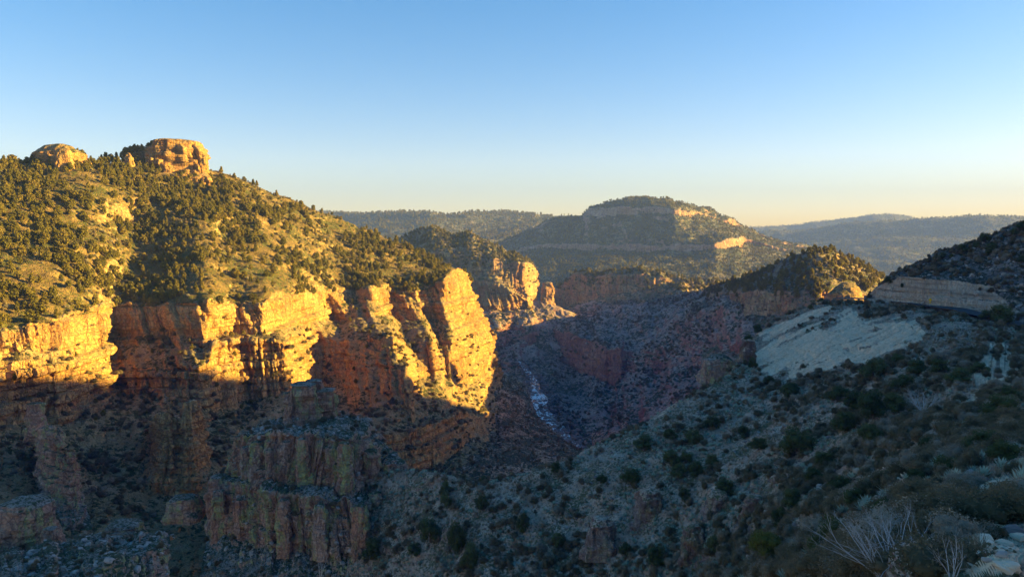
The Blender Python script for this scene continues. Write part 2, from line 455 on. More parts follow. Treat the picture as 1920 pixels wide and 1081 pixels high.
# ---- mesa
cr = [(920, 462, 3000), (980, 438, 2950), (1040, 408, 2850), (1097, 402, 2830), (1099, 387, 2800), (1130, 380, 2780), (1180, 370, 2760), (1210, 367, 2740), (1250, 375, 2720), (1290, 384, 2730), (1330, 394, 2790), (1350, 408, 2800), (1375, 413, 2820), (1388, 425, 2860), (1420, 440, 2880), (1480, 453, 2900), (1520, 463, 2920), (1620, 490, 2950)]
land('mesa', [back(cr, 600, 30), cr,
              [(920, 464, 2980), (1040, 411, 2830), (1097, 404, 2820), (1099, 389, 2760), (1130, 387, 2710), (1180, 385, 2650), (1230, 386, 2600), (1270, 392, 2570), (1300, 397, 2660), (1350, 411, 2770), (1388, 428, 2840), (1480, 456, 2880), (1620, 492, 2930)],
              [(920, 466, 2970), (1040, 413, 2820), (1097, 406, 2810), (1099, 403, 2750), (1130, 402, 2700), (1180, 401, 2640), (1230, 400, 2590), (1270, 400, 2560), (1300, 402, 2650), (1350, 415, 2750), (1388, 431, 2830), (1480, 458, 2870), (1620, 494, 2920)],
              [(920, 475, 2700), (1025, 456, 2660), (1100, 457, 2570), (1200, 459, 2460), (1290, 457, 2380), (1345, 452, 2350), (1385, 447, 2500), (1394, 447, 2650), (1480, 468, 2650), (1620, 500, 2650)],
              [(920, 480, 2690), (1025, 466, 2650), (1100, 471, 2560), (1200, 472, 2450), (1290, 470, 2370), (1345, 467, 2340), (1385, 462, 2495), (1394, 456, 2640), (1480, 471, 2640), (1620, 502, 2640)],
              [(920, 525, 2300), (1060, 512, 2150), (1200, 515, 2080), (1340, 530, 2050), (1480, 535, 2100), (1620, 560, 2150)],
              [(920, 640, 1700), (1200, 620, 1650), (1620, 640, 1600)]], M_FAR, 1.8, 4, 2.2, 1.1, (2, 1), 23, jag=(3.5, 0.01), label='broad wooded mesa with pale capped cliff and red cliff band')
# ---- middle left spur
cr = [(690, 460, 1330), (750, 446, 1320), (785, 432, 1310), (815, 424, 1310), (845, 438, 1300), (880, 436, 1290), (920, 455, 1275), (960, 477, 1265), (985, 488, 1260), (1003, 497, 1270), (1010, 512, 1300)]
SK = lambda rows: [[(x, y, d * 1.08) for x, y, d in r] for r in rows]
land('spur', SK([back(cr, 250, 30), cr,
              [(690, 480, 1260), (740, 468, 1250), (800, 478, 1230), (830, 475, 1225), (880, 480, 1215), (920, 487, 1205), (960, 490, 1205), (985, 494, 1212), (1003, 501, 1262), (1010, 516, 1300)],
              [(690, 510, 1240), (740, 500, 1225), (830, 502, 1210), (880, 508, 1195), (930, 520, 1185), (955, 540, 1180), (980, 552, 1185), (1003, 555, 1255), (1010, 560, 1300)],
              [(690, 530, 1200), (830, 520, 1190), (880, 522, 1180), (930, 535, 1165), (960, 548, 1165), (985, 560, 1180), (1004, 565, 1250), (1014, 570, 1300)],
              [(690, 600, 1150), (830, 575, 1160), (880, 573, 1150), (930, 573, 1150), (985, 580, 1180), (1008, 582, 1250), (1030, 585, 1300)],
              [(690, 740, 940), (830, 700, 1050), (900, 660, 1180), (960, 660, 1200), (1000, 650, 1210), (1040, 640, 1235)],
              [(690, 900, 800), (900, 760, 1150), (1000, 730, 1180), (1040, 720, 1190)]]), M_MID, 1.6, 1.7, 3.2, 1.0, (1, 1), 29, jag=(6, 0.01), label='canyon spur with wooded crest and banded cliffs behind the golden cliff')
land('talus_ridge', ([[(1000, 590, 1340), (1100, 605, 1330)], [(1000, 566, 1285), (1020, 568, 1282), (1045, 573, 1277), (1075, 585, 1272), (1100, 602, 1275)], [(1000, 575, 1272), (1045, 581, 1266), (1075, 591, 1262), (1100, 606, 1266)], [(995, 615, 1215), (1100, 625, 1235)], [(980, 690, 1130), (1105, 660, 1190)]]), M_GORGE, 1.5, 1, 1.4, 1.2, (2, 1), 31, jag=(4, 0.004), label='small rubble ridge at the foot of the lit rock tower')
# ---- middle right wall
cr = [(1030, 548, 1580), (1062, 524, 1540), (1080, 516, 1500), (1120, 512, 1480), (1145, 504, 1440), (1200, 505, 1425), (1240, 510, 1420), (1262, 521, 1420), (1300, 527, 1420), (1345, 531, 1420), (1420, 550, 1420)]
land('canyon_wall', [back(cr, 260, 30), cr, [(1030, 552, 1560), (1062, 527, 1520), (1080, 520, 1480), (1120, 516, 1455), (1145, 509, 1410), (1200, 511, 1395), (1240, 518, 1390), (1262, 530, 1390), (1300, 535, 1400), (1345, 537, 1410), (1420, 560, 1400)],
                     [(1030, 585, 1500), (1062, 577, 1455), (1100, 568, 1430), (1120, 558, 1405), (1160, 552, 1385), (1200, 548, 1370), (1260, 548, 1350), (1300, 546, 1370), (1345, 544, 1390), (1420, 570, 1380)],
                     [(1030, 605, 1420), (1100, 602, 1350), (1160, 590, 1300), (1260, 580, 1250), (1345, 575, 1230), (1420, 590, 1200)],
                     [(1030, 700, 1150), (1160, 680, 1050), (1420, 660, 950)]], M_MID, 1.6, 1.7, 3.4, 2.2, (1, 1), 37, jag=(5, 0.01), label='red canyon wall with lit crest below the mesa')
# ---- gorge, right side
land('gorge_slope', [[(890, 583, 1235), (1000, 583, 1262), (1060, 580, 1400), (1160, 556, 1420), (1260, 552, 1380), (1330, 545, 1280), (1360, 545, 1050), (1480, 560, 850)],
                     [(890, 612, 1200), (1000, 606, 1228), (1045, 598, 1290), (1110, 598, 1250), (1160, 604, 1190), (1230, 612, 1100), (1300, 590, 1020), (1360, 580, 900), (1480, 600, 800)],
                     [(890, 640, 1168), (1000, 634, 1192), (1034, 622, 1232), (1080, 630, 1130), (1140, 652, 1015), (1168, 660, 985), (1176, 664, 1010), (1250, 648, 960), (1320, 645, 890), (1400, 640, 760), (1480, 660, 660)],
                     [(890, 652, 1158), (1000, 648, 1175), (1034, 662, 1212), (1080, 700, 1105), (1140, 722, 992), (1168, 724, 966), (1176, 704, 990), (1250, 698, 910), (1320, 695, 840), (1400, 685, 735), (1480, 700, 640)],
                     [(890, 680, 1125), (985, 692, 1118), (1012, 720, 1040), (1050, 772, 910), (1100, 822, 830), (1150, 806, 830), (1230, 775, 780), (1320, 750, 720), (1400, 720, 690), (1480, 740, 600)],
                     [(890, 700, 1105), (978, 702, 1095), (990, 722, 1020), (1020, 780, 890), (1072, 838, 795), (1110, 856, 770), (1200, 840, 720), (1300, 800, 690), (1480, 770, 580)],
                     [(890, 760, 1020), (978, 740, 1000), (1010, 840, 790), (1070, 880, 720), (1110, 900, 690), (1300, 850, 630), (1480, 830, 540)]],
     M_GORGE, 1.6, 1.3, 4.0, 1.9, (2, 1), 41, jag=(12, 0.02), label='shaded gorge slope of purple rock and scrub above the river')
# ---- cone hill
K = 1.32
cr = [(1320, 542, 1200), (1345, 531, 1110), (1400, 516, 760 * K), (1450, 496, 715 * K), (1500, 475, 690 * K), (1530, 467, 680 * K), (1562, 467, 690 * K), (1600, 485, 715 * K), (1640, 505, 740 * K), (1662, 518, 755 * K), (1740, 550, 780 * K)]
land('hill', [back(cr, 160, 110), back(cr, 60, 18), cr, [(1320, 562, 1150), (1350, 548, 1050), (1400, 547, 660 * K), (1450, 547, 625 * K), (1530, 545, 600 * K), (1562, 545, 605 * K), (1640, 555, 640 * K), (1740, 575, 640 * K)],
              [(1320, 592, 1100), (1360, 590, 1020), (1400, 592, 650 * K), (1450, 595, 615 * K), (1500, 586, 592 * K), (1535, 575, 590 * K), (1640, 575, 630 * K), (1740, 590, 630 * K)],
              [(1320, 640, 900), (1400, 640, 600 * K), (1450, 625, 560 * K), (1530, 620, 540 * K), (1740, 640, 540 * K)], [(1320, 760, 700), (1530, 760, 500), (1740, 760, 500)]],
     M_MID, 1.7, 1.2, 3.4, 1.0, (2, 1), 43, jag=(5, 0.01), label='cone shaped juniper hill above fluted cliffs beside the road cut')
print('# ---- left golden hill and cliffs', round(time.time() - T0, 1))
# ---- left golden hill and cliffs
cr = [(-200, 296, 500), (0, 301, 525), (60, 305, 545), (180, 305, 590), (250, 302, 620), (300, 305, 640), (390, 318, 665), (440, 327, 680), (520, 365, 715), (620, 402, 755), (700, 437, 770), (760, 462, 775), (800, 478, 775), (850, 497, 778), (872, 512, 780)]
rim_tail = [(585, 546, 588), (655, 541, 640), (662, 545, 640), (690, 542, 628), (728, 533, 664), (735, 548, 666), (775, 546, 664), (795, 535, 682), (800, 540, 684), (830, 526, 678), (862, 502, 724), (882, 528, 752)]
rimA = [(-200, 650, 290), (0, 618, 338), (60, 605, 352), (100, 598, 363), (192, 572, 408), (198, 570, 436), (290, 568, 438), (383, 565, 426), (388, 562, 426), (430, 565, 462), (440, 567, 466), (488, 570, 464), (498, 562, 475), (560, 549, 545)]
rim = rimA + rim_tail
hill_rows = [[(x, y + 60, d + 260) for x, y, d in cr], cr,
     [(-200, 360, 450), (0, 365, 478), (180, 370, 520), (300, 375, 590), (440, 370, 640), (520, 402, 655), (620, 430, 730), (700, 455, 750), (800, 490, 760), (872, 516, 772)],
     [(-200, 430, 415), (0, 425, 440), (150, 405, 492), (185, 405, 505), (255, 412, 556), (395, 412, 552), (425, 408, 596), (490, 408, 622), (560, 435, 650), (620, 455, 700), (700, 475, 720), (800, 500, 745), (872, 518, 768)],
     [(-200, 445, 412), (0, 440, 437), (150, 419, 488), (185, 419, 501), (255, 425, 552), (395, 424, 548), (425, 418, 592), (490, 418, 618), (560, 443, 647), (620, 463, 697), (700, 480, 718), (800, 503, 743), (872, 519, 767)],
     [(-200, 540, 345), (0, 520, 378), (130, 500, 420), (170, 492, 445), (245, 500, 498), (385, 500, 484), (420, 490, 524), (520, 495, 560), (620, 500, 655), (700, 505, 685), (800, 515, 712), (872, 521, 758)],
     [(x, y - 6, d + 5) for x, y, d in rim], [(x, y + 8, d - 1) for x, y, d in rim]]
land('hill', hill_rows, M_HILL, 2.0, 1.0, 3.0, 1.1, (6, 3), 47, slope=(0.6, 0.4), label='golden sunlit hill of junipers above the tall cliff', rough=1.3)
wallrows = [[(x, y - 3, d + 4) for x, y, d in rim], [(x, y + 3, d) for x, y, d in rim],
     # B: lower part of the upper wall
     [(-200, 690, 286), (0, 664, 334), (100, 656, 357), (192, 646, 402), (200, 648, 432), (290, 630, 432), (330, 628, 428), (372, 655, 420), (384, 655, 420), (400, 632, 438), (440, 626, 456), (490, 628, 456), (505, 622, 470), (560, 606, 536), (628, 603, 612), (640, 600, 608), (695, 596, 594), (730, 590, 650), (738, 600, 652), (783, 602, 647), (806, 600, 664), (812, 600, 664), (836, 596, 656), (878, 590, 712), (905, 590, 757)],
     # C: ledges
     [(-200, 705, 280), (0, 690, 327), (100, 688, 348), (192, 698, 390), (212, 700, 410), (290, 692, 403), (365, 688, 398), (384, 682, 402), (398, 642, 420), (440, 633, 436), (520, 637, 442), (533, 640, 444), (539, 636, 478), (560, 632, 505), (588, 640, 545), (594, 640, 556), (735, 632, 536), (742, 636, 560), (757, 640, 602), (808, 640, 594), (818, 640, 638), (823, 640, 638), (845, 640, 626), (888, 640, 690), (928, 640, 755)],
     # D: lower wall foot
     [(-200, 770, 276), (0, 750, 323), (100, 745, 344), (192, 738, 384), (212, 735, 402), (290, 740, 396), (360, 762, 393), (376, 768, 395), (450, 758, 427), (533, 738, 438), (542, 712, 470), (585, 716, 528), (600, 714, 535), (640, 700, 528), (762, 690, 510), (770, 700, 530), (777, 715, 560), (830, 708, 596), (837, 716, 606), (846, 718, 606), (862, 720, 640), (938, 712, 752)],
     # E: second tier
     [(-200, 830, 272), (0, 805, 318), (100, 800, 338), (150, 790, 355), (192, 760, 378), (240, 756, 388), (290, 770, 385), (360, 778, 385), (376, 800, 388), (450, 778, 418), (535, 752, 430), (548, 745, 462), (590, 765, 505), (640, 772, 500), (772, 772, 488), (781, 776, 505), (840, 768, 548), (862, 762, 580), (890, 766, 615), (948, 756, 742)],
     # F: bench
     [(-200, 930, 250), (0, 880, 290), (100, 868, 308), (200, 830, 345), (290, 842, 340), (376, 850, 345), (450, 835, 370), (540, 800, 405), (600, 812, 455), (700, 806, 465), (780, 800, 484), (840, 785, 528), (890, 775, 590), (947, 765, 725)],
     # G: lower columned cliff
     [(-200, 990, 235), (0, 920, 270), (100, 905, 290), (200, 860, 325), (290, 860, 335), (376, 870, 330), (450, 860, 350), (540, 830, 385), (600, 850, 430), (690, 826, 452), (760, 820, 466), (800, 800, 480), (870, 780, 538), (950, 778, 705)],
     [(-200, 1040, 225), (0, 960, 255), (100, 950, 275), (200, 900, 310), (290, 890, 322), (376, 900, 318), (450, 900, 335), (540, 880, 370), (600, 890, 418), (690, 876, 444), (760, 892, 452), (830, 884, 474), (858, 852, 500), (900, 828, 548), (952, 792, 690)],
     [(-200, 1150, 195), (0, 1040, 222), (100, 1040, 240), (200, 1000, 268), (290, 980, 285), (400, 980, 290), (540, 950, 330), (690, 940, 400), (830, 935, 420), (955, 930, 440)],
     [(-200, 1400, 150), (200, 1200, 205), (400, 1150, 225), (955, 1150, 280)]]
land('cliff', wallrows, M_LEFT, 1.7, 0.85, 4.0, 1.2, (1, 1), 53, jag=(8, 0.010), label='tall golden cliff in stepped tiers with deep shaded bays', strata=1.2)
# ---- talus below the nose of the cliff, down to the river
land('talus_slope', [[(840, 790, 700), (945, 730, 900), (985, 735, 900), (1010, 800, 820), (1050, 836, 740), (1092, 864, 660)],
                     [(840, 800, 560), (900, 780, 640), (944, 705, 790), (965, 712, 800), (985, 730, 780), (1010, 787, 720), (1050, 828, 640), (1092, 857, 570)],
                     [(840, 850, 495), (880, 830, 530), (930, 810, 620), (960, 800, 640), (1000, 820, 620), (1050, 850, 560), (1092, 862, 540)],
                     [(840, 905, 455), (900, 890, 460), (960, 880, 480), (1000, 872, 500), (1092, 880, 500)], [(840, 1000, 400), (1092, 980, 400)]],
     M_RAVINE, 1.7, 1.0, 1.5, 1.0, (2, 1), 59, label='scrubby talus slope falling from the cliff nose to the river')

# ---- right hill with the road cut, and an added sun-blocking ridge out of the frame to the right
crR = [(1628, 562, 330), (1645, 545, 322), (1680, 515, 310), (1720, 494, 304), (1760, 475, 299), (1820, 459, 291), (1860, 445, 286), (1900, 426, 281), (1960, 402, 276), (2100, 345, 266), (2500, 200, 250), (3300, 0, 200)]
land('hill', [[(1628, 600, 430), (1760, 520, 420), (1900, 470, 410), (2100, 400, 400), (2500, 330, 380), (3300, 250, 330)],
              [(1628, 570, 372), (1680, 525, 360), (1760, 485, 350), (1900, 440, 340), (2100, 360, 320), (2500, 230, 300), (3300, 60, 250)], crR,
              [(1628, 563, 312), (1650, 541, 302), (1690, 517, 288), (1730, 519, 277), (1800, 528, 264), (1870, 538, 252), (1920, 548, 246), (2100, 575, 225), (2500, 620, 195), (3300, 800, 130)],
              [(1628, 564, 308), (1650, 558, 300), (1700, 566, 284), (1750, 573, 270), (1820, 582, 256), (1870, 592, 246), (1920, 604, 236), (2100, 660, 205), (2500, 760, 160), (3300, 1000, 100)],
              [(1628, 590, 300), (1750, 600, 266), (1920, 640, 230), (2500, 820, 150), (3300, 1100, 90)]], M_CUT, 1.8, 0.5, 1.6, 1.0, (2, 1), 61, label='scrub covered hillside above the pale banded road cut', strata=1.2)
# added unseen ridge, its crest shaped to shade the cliff foot and gorge: (across, along the sun, height above the sun plane)
SH, TE = (math.sin(SUN_AZ), math.cos(SUN_AZ)), math.tan(SUN_EL)
def crest(q, hh, w):
    return (SH[0] * hh - SH[1] * q, SH[1] * hh + SH[0] * q, w + TE * hh)
RK_ = np.array([(-600, 500, 40), (-300, 480, 30), (0, 480, 15), (180, 500, 0), (274, 540, -8), (345, 620, -20), (367, 640, -22), (395, 650, -33), (420, 660, -43), (470, 690, -62), (530, 740, -98), (565, 770, -122), (601, 790, -143),
                (660, 800, -165), (738, 800, -190), (800, 800, -235), (900, 830, -215), (960, 850, -200), (1230, 850, -200), (1320, 850, -320)], float)
qd = np.linspace(-600, 1320, 161)
wj = 6.0 * fbm(np.stack([qd / 34, 0 * qd, 0 * qd], -1), 1.0, 3, 505)
RIDGE = [(q, np.interp(q, RK_[:, 0], RK_[:, 1]), np.interp(q, RK_[:, 0], RK_[:, 2]) + j_) for q, j_ in zip(qd, wj)]
land('sun_blocker_ridge', world_grid([[(x + 330, y + 80, z - 190) for x, y, z in (crest(*r) for r in RIDGE)], [(x + 90, y + 20, z - 25) for x, y, z in (crest(*r) for r in RIDGE)], [crest(*r) for r in RIDGE],
                             [(x - 60, y - 10, z - 45) for x, y, z in (crest(*r) for r in RIDGE)], [(x - 170, y - 30, z - 140) for x, y, z in (crest(*r) for r in RIDGE)]], 3), M_CUT, 9, 1.5, 1.0, 0.3, (1, 1), 67, label='added ridge unseen beyond the right edge, shaped to shade the gorge')

print('# ---- near slope: saddle', round(time.time() - T0, 1))
# ---- near slope: saddle, fill below the road, scrub slope
def talus_mask(x, y):
    e = np.zeros_like(x)
    def band(x0, y0, x1, y1, w0, w1, a=1.0):
        t = np.clip(((x - x0) * (x1 - x0) + (y - y0) * (y1 - y0)) / ((x1 - x0) ** 2 + (y1 - y0) ** 2), 0, 1)
        dd = np.hypot(x - x0 - t * (x1 - x0), y - y0 - t * (y1 - y0))
        along = ((x - x0) * (x1 - x0) + (y - y0) * (y1 - y0)) / math.hypot(x1 - x0, y1 - y0)
        acr = ((x - x0) * (y1 - y0) - (y - y0) * (x1 - x0)) / math.hypot(x1 - x0, y1 - y0)
        q = np.stack([along / 45, acr / 4.0, 0 * acr], -1)
        return a * np.clip(sstep(1.5, 0.6, dd / (w0 + (w1 - w0) * t)) * (0.85 + 1.5 * fbm(q, 1.0, 4, int(x0))), 0, 1)
    for b in ((1600, 592, 1455, 672, 14, 30), (1560, 578, 1440, 625, 5, 14), (1690, 608, 1500, 668, 16, 32), (1730, 630, 1480, 712, 12, 6), (1620, 612, 1500, 665, 14, 24), (1720, 612, 1620, 662, 12, 22),
              (1880, 660, 1880, 690, 20, 42), (1900, 925, 1810, 965, 26, 10), (1840, 740, 1800, 790, 10, 6), (1700, 890, 1600, 935, 14, 10), (1900, 1040, 1860, 1060, 50, 40), (1270, 760, 1230, 785, 8, 5, .8)):
        e = np.maximum(e, band(*b))
    return e
nearrows = [
    [(640, 960, 330), (900, 960, 300), (1100, 900, 320), (1300, 800, 340), (1385, 760, 340), (1440, 650, 400), (1560, 590, 400), (1630, 590, 330), (1780, 600, 280), (1920, 640, 240), (2500, 760, 170)],
    [(640, 900, 245), (760, 881, 230), (800, 888, 222), (850, 905, 215), (900, 915, 208), (950, 911, 207), (1000, 894, 207), (1100, 853, 214), (1200, 804, 222), (1300, 746, 235), (1368, 708, 250), (1385, 690, 258), (1396, 655, 282), (1410, 630, 302), (1440, 607, 322), (1500, 577, 320), (1560, 561, 315), (1630, 565, 303), (1700, 572, 277), (1780, 583, 256), (1870, 603, 236), (1920, 618, 226), (2500, 720, 155)],
    [(640, 940, 236), (900, 940, 203), (1100, 885, 205), (1200, 840, 210), (1300, 785, 218), (1368, 750, 228), (1440, 718, 238), (1500, 714, 230), (1600, 690, 218), (1700, 655, 212), (1780, 650, 198), (1870, 672, 172), (1920, 690, 158), (2500, 860, 95)],
    [(640, 1000, 224), (900, 1000, 192), (1100, 955, 190), (1300, 872, 190), (1440, 822, 188), (1600, 792, 163), (1750, 765, 140), (1870, 785, 108), (1920, 792, 98), (2500, 960, 55)],
    [(640, 1081, 212), (900, 1081, 180), (1100, 1042, 178), (1300, 985, 166), (1440, 945, 146), (1600, 915, 115), (1750, 885, 84), (1870, 892, 61), (1920, 894, 55), (2500, 1070, 32)],
    [(640, 1200, 195), (900, 1200, 165), (1100, 1170, 160), (1300, 1110, 145), (1440, 1060, 112), (1600, 1015, 66), (1750, 980, 43), (1870, 985, 34), (1920, 987, 32), (2500, 1220, 18)],
    [(640, 1500, 150), (1100, 1460, 115), (1300, 1320, 95), (1440, 1250, 62), (1600, 1150, 31), (1750, 1110, 21), (1920, 1120, 17), (2500, 1500, 9)],
    [(640, 2200, 80), (1300, 1900, 50), (1600, 1500, 14), (1920, 1500, 9), (2500, 2200, 5)]]
land('scrub_slope', nearrows, M_NEAR, 2.2, 0.32, 3.2, 1.3, (7, 5), 71, label='near scrub slope running from the saddle up to the road', talus=talus_mask, rough=1.6)


print('# ------------------------------------------------------------------ rock things', round(time.time() - T0, 1))
# ------------------------------------------------------------------ rock things
def tower(name, base, w, d, h, mat, sc=0.5, cliff=2.0, seed=1, prof=((0, 1.1), (0.35, 1.0), (0.8, 0.85), (1, 0.55)), rot=0.0, power=0.55, nu=90, nv=60, lean=0.0, flat=0.04, parent=None, dome=0.0):
    """free-standing blocky rock: a closed skin round a vertical axis with a flattish cap"""
    u = np.linspace(0, 2 * math.pi, nu)
    tv = np.linspace(1, 0, nv)
    cap = 8
    rr = np.concatenate([np.linspace(0.02, 1, cap, endpoint=False) * prof[-1][1], np.interp(tv, [q[0] for q in prof], [q[1] for q in prof])])
    hh = np.concatenate([1 + flat * (1 - np.linspace(0.02, 1, cap, endpoint=False) ** 2), tv]) * h
    cu, su = np.cos(u), np.sin(u)
    ex = np.sign(cu) * np.abs(cu) ** power
    ey = np.sign(su) * np.abs(su) ** power
    P = np.zeros((cap + nv, nu, 3))
    P[..., 0] = rr[:, None] * ex[None] * w / 2
    P[..., 1] = rr[:, None] * ey[None] * d / 2
    c, s_ = math.cos(rot), math.sin(rot)
    P[..., 0], P[..., 1] = P[..., 0] * c - P[..., 1] * s_, P[..., 0] * s_ + P[..., 1] * c
    P[..., 2] = hh[:, None]
    P[..., 0] += lean * P[..., 2]
    P += np.asarray(base)
    wob = fbm(P, max(w, d) * 0.5, 3, seed + 2)
    wob = np.stack([wob, fbm(P, max(w, d) * 0.5, 3, seed + 3), 0 * wob], -1) * min(w, d) * 0.16
    P = P + wob
    P[:, -1] = P[:, 0]
    def wrapfix(A):
        A[:, 0] = A[:, -1] = 0.5 * (A[:, 0] + A[:, -1])
        return A
    n = np.cross(np.gradient(P, axis=0), np.gradient(P, axis=1))
    N = wrapfix(n / (np.linalg.norm(n, axis=-1, keepdims=True) + 1e-9))
    N /= np.linalg.norm(N, axis=-1, keepdims=True) + 1e-9
    W = sstep(0.8, 0.5, np.abs(N[..., 2]))
    zz = P[..., 2] + 0.6 * sc * fbm(P, 6 * sc, 2, seed)
    dl = np.linalg.norm(np.diff(P[cap + nv // 2, :, :2], axis=0), axis=-1)
    s = np.concatenate([[0], np.cumsum(dl)])[None] + 0 * zz + 1.2 * sc * fbm(P, 8 * sc, 3, seed + 9)
    o1, g1 = blocks(s, zz, 8 * sc, 18 * sc, seed)
    o2, g2 = blocks(s + 2 * sc, zz, 3.4 * sc, 7 * sc, seed + 20)
    dd = cliff * sc * W * (0.8 * o1 + 0.6 * o2 - 0.4 * g1 - 0.25 * g2 + 0.8 * fbm(P, 5 * sc, 4, seed + 60)) + (1 - W) * sc * 1.2 * fbm(P, 5 * sc, 4, seed + 61)
    lay = np.floor(zz / (2.6 * sc)); fr = zz / (2.6 * sc) - lay
    dd = dd + W * cliff * sc * 0.35 * ((hsh(lay, lay * 0 + seed) - 0.5) + 0.5 * (sstep(0, 0.3, fr) - 1))
    dd = wrapfix(dd)
    Nh = N * np.array([1, 1, 0.4])
    P = P + Nh * dd[..., None]
    P[:, -1] = P[:, 0]
    idx = np.arange((cap + nv) * nu).reshape(cap + nv, nu)
    Q = np.stack([idx[:-1, :-1], idx[1:, :-1], idx[1:, 1:], idx[:-1, 1:]], -1).reshape(-1, 4)
    me = mesh_np(name, P.reshape(-1, 3), Q, mat, True, {'cliff': W})
    x, y = w2px(P)
    ok = (x > 0) & (x < 1919) & (y > 0) & (y < 1080)
    np.minimum.at(ZB, ((y[ok] / 4).astype(int), (x[ok] / 4).astype(int)), P[..., 1][ok])
    return link(name, me, parent)

def tower_px(name, px, py_base, py_top, wpx, Y, mat, depth=0.8, **kw):
    b = px2w(px, py_base, Y)
    w = wpx / F * Y
    return tower(name, b, w, w * depth, (py_base - py_top) / F * Y, mat, **kw)

# knobs on the golden hill
tag(tower_px('rock_outcrop', 336, 352, 268, 108, 648, M_LEFT, 0.8, nu=150, nv=90, sc=0.9, cliff=4.0, seed=101, prof=((0, 1.25), (0.22, 1.1), (0.3, 0.98), (0.8, 0.97), (1, 0.78)), rot=0.45, power=0.5, flat=0.06),
    'big square golden rock knob crowning the sunlit hill', 'rock')
tag(tower_px('rock_outcrop', 120, 335, 277, 96, 572, M_LEFT, 0.7, nu=130, nv=80, sc=0.8, cliff=3.6, seed=107, prof=((0, 1.2), (0.5, 1.0), (0.8, 0.85), (1, 0.5)), flat=0.1, power=0.9),
    'low rounded rock dome with dark sides on the far left of the sunlit hilltop', 'rock')
tag(tower_px('rock_outcrop', 127, 330, 280, 30, 556, M_LEFT, 0.8, sc=0.5, cliff=1.5, seed=109, prof=((0, 1.2), (0.6, 1.0), (0.9, 0.8), (1, 0.5)), rot=0.4),
    'golden slab of rock on the front of the low rounded knob', 'rock')
tag(tower_px('rock_spire', 246, 335, 289, 20, 612, M_LEFT, 0.9, sc=0.5, cliff=1.5, seed=113, prof=((0, 1.5), (0.4, 1.0), (0.8, 0.7), (1, 0.3))),
    'small pointed spire just left of the big square rock knob', 'rock')
tag(tower_px('rock_outcrop', 268, 340, 277, 44, 655, M_LEFT, 1.0, sc=0.8, cliff=1.8, seed=115, prof=((0, 1.3), (0.5, 1.0), (0.9, 0.8), (1, 0.5)), power=0.9),
    'shaded shoulder of rock between the small spire and the big square knob', 'rock')
# ledges of bare rock on the golden hill
# lit tower of the canyon spur
tag(tower_px('rock_tower', 1027, 582, 530, 26, 1292, M_MID, 0.8, sc=1.2, cliff=1.6, seed=121, prof=((0, 1.25), (0.3, 1.0), (0.8, 0.85), (1, 0.6)), rot=0.4),
    'lone sunlit rock tower standing off the end of the canyon spur', 'rock')
# rock left standing beside the road cut
tag(tower_px('road_cut_rock', 1592, 568, 530, 84, 655, M_LEFT, 0.6, sc=0.8, cliff=2.0, seed=127, prof=((0, 1.1), (0.45, 0.92), (0.8, 0.6), (1, 0.3)), rot=0.5, power=0.8, flat=0.05),
    'orange sunlit rock at the roadside in front of the cone hill', 'rock')

# the big pinnacle of the near left, its tiers and its knob
pin = land('rock_pinnacle', [
    [(450, 880, 340), (780, 920, 320)],
    [(445, 835, 275), (480, 806, 282), (540, 790, 288), (620, 780, 292), (690, 792, 288), (705, 830, 272), (745, 872, 252)],
    [(428, 850, 262), (436, 826, 250), (450, 821, 244), (500, 819, 237), (560, 822, 232), (610, 825, 229), (650, 827, 230), (678, 832, 238), (690, 850, 246), (722, 884, 250)],
    [(404, 912, 258), (434, 904, 245), (450, 900, 240), (500, 914, 233), (560, 925, 228), (620, 934, 225), (655, 932, 227), (680, 925, 235), (712, 920, 245)],
    [(380, 908, 254), (420, 914, 241), (480, 930, 229), (540, 942, 222), (600, 947, 219), (650, 944, 219), (690, 948, 223), (708, 960, 234)],
    [(376, 1000, 248), (420, 1026, 234), (480, 1046, 223), (600, 1058, 214), (650, 1068, 212), (700, 1082, 213), (724, 1090, 224)],
    [(350, 1130, 215), (480, 1180, 200), (745, 1200, 198)]], M_PIN, 1.4, 0.42, 5.5, 1.6, (1, 1), 131, jag=(14, 0.012), strata=0.35, kind=None, cat='rock',
    label='large lichen covered rock pinnacle in two tiers, in front of the golden cliff')
for px, yb, yt, w, Y, sd in ((566, 808, 722, 66, 268, 137), (600, 808, 734, 52, 270, 138), (544, 806, 738, 30, 266, 139), (582, 808, 716, 40, 272, 140)):
    tower_px('summit_block', px, yb, yt, w, Y, M_PIN, 0.9, sc=0.5, cliff=3.0, seed=sd, prof=((0, 1.15), (0.3, 1.02), (0.85, 0.92), (1, 0.8)), rot=0.25, power=0.5, lean=0.03 if px > 590 else 0.0, flat=0.03).parent = pin
for px, yb, yt, w, Y, sd in ((437, 880, 824, 16, 250, 401), (424, 935, 872, 26, 251, 402), (394, 1010, 902, 40, 246, 403), (462, 925, 858, 22, 241, 404), (690, 965, 852, 34, 236, 405), (712, 1090, 985, 34, 222, 406),
                             (640, 945, 838, 30, 226, 407), (560, 930, 830, 26, 229, 408), (520, 1060, 950, 28, 220, 409), (668, 1085, 960, 36, 214, 410), (590, 1065, 960, 30, 215, 411), (722, 1010, 930, 30, 236, 412)):
    tower_px('rock_column', px, yb, yt, w, Y, M_PIN, 0.9, sc=0.22, cliff=3.0, seed=sd, prof=((0, 1.15), (0.5, 1.0), (0.92, 0.9), (1, 0.72)), power=0.6, nu=50, nv=50).parent = pin
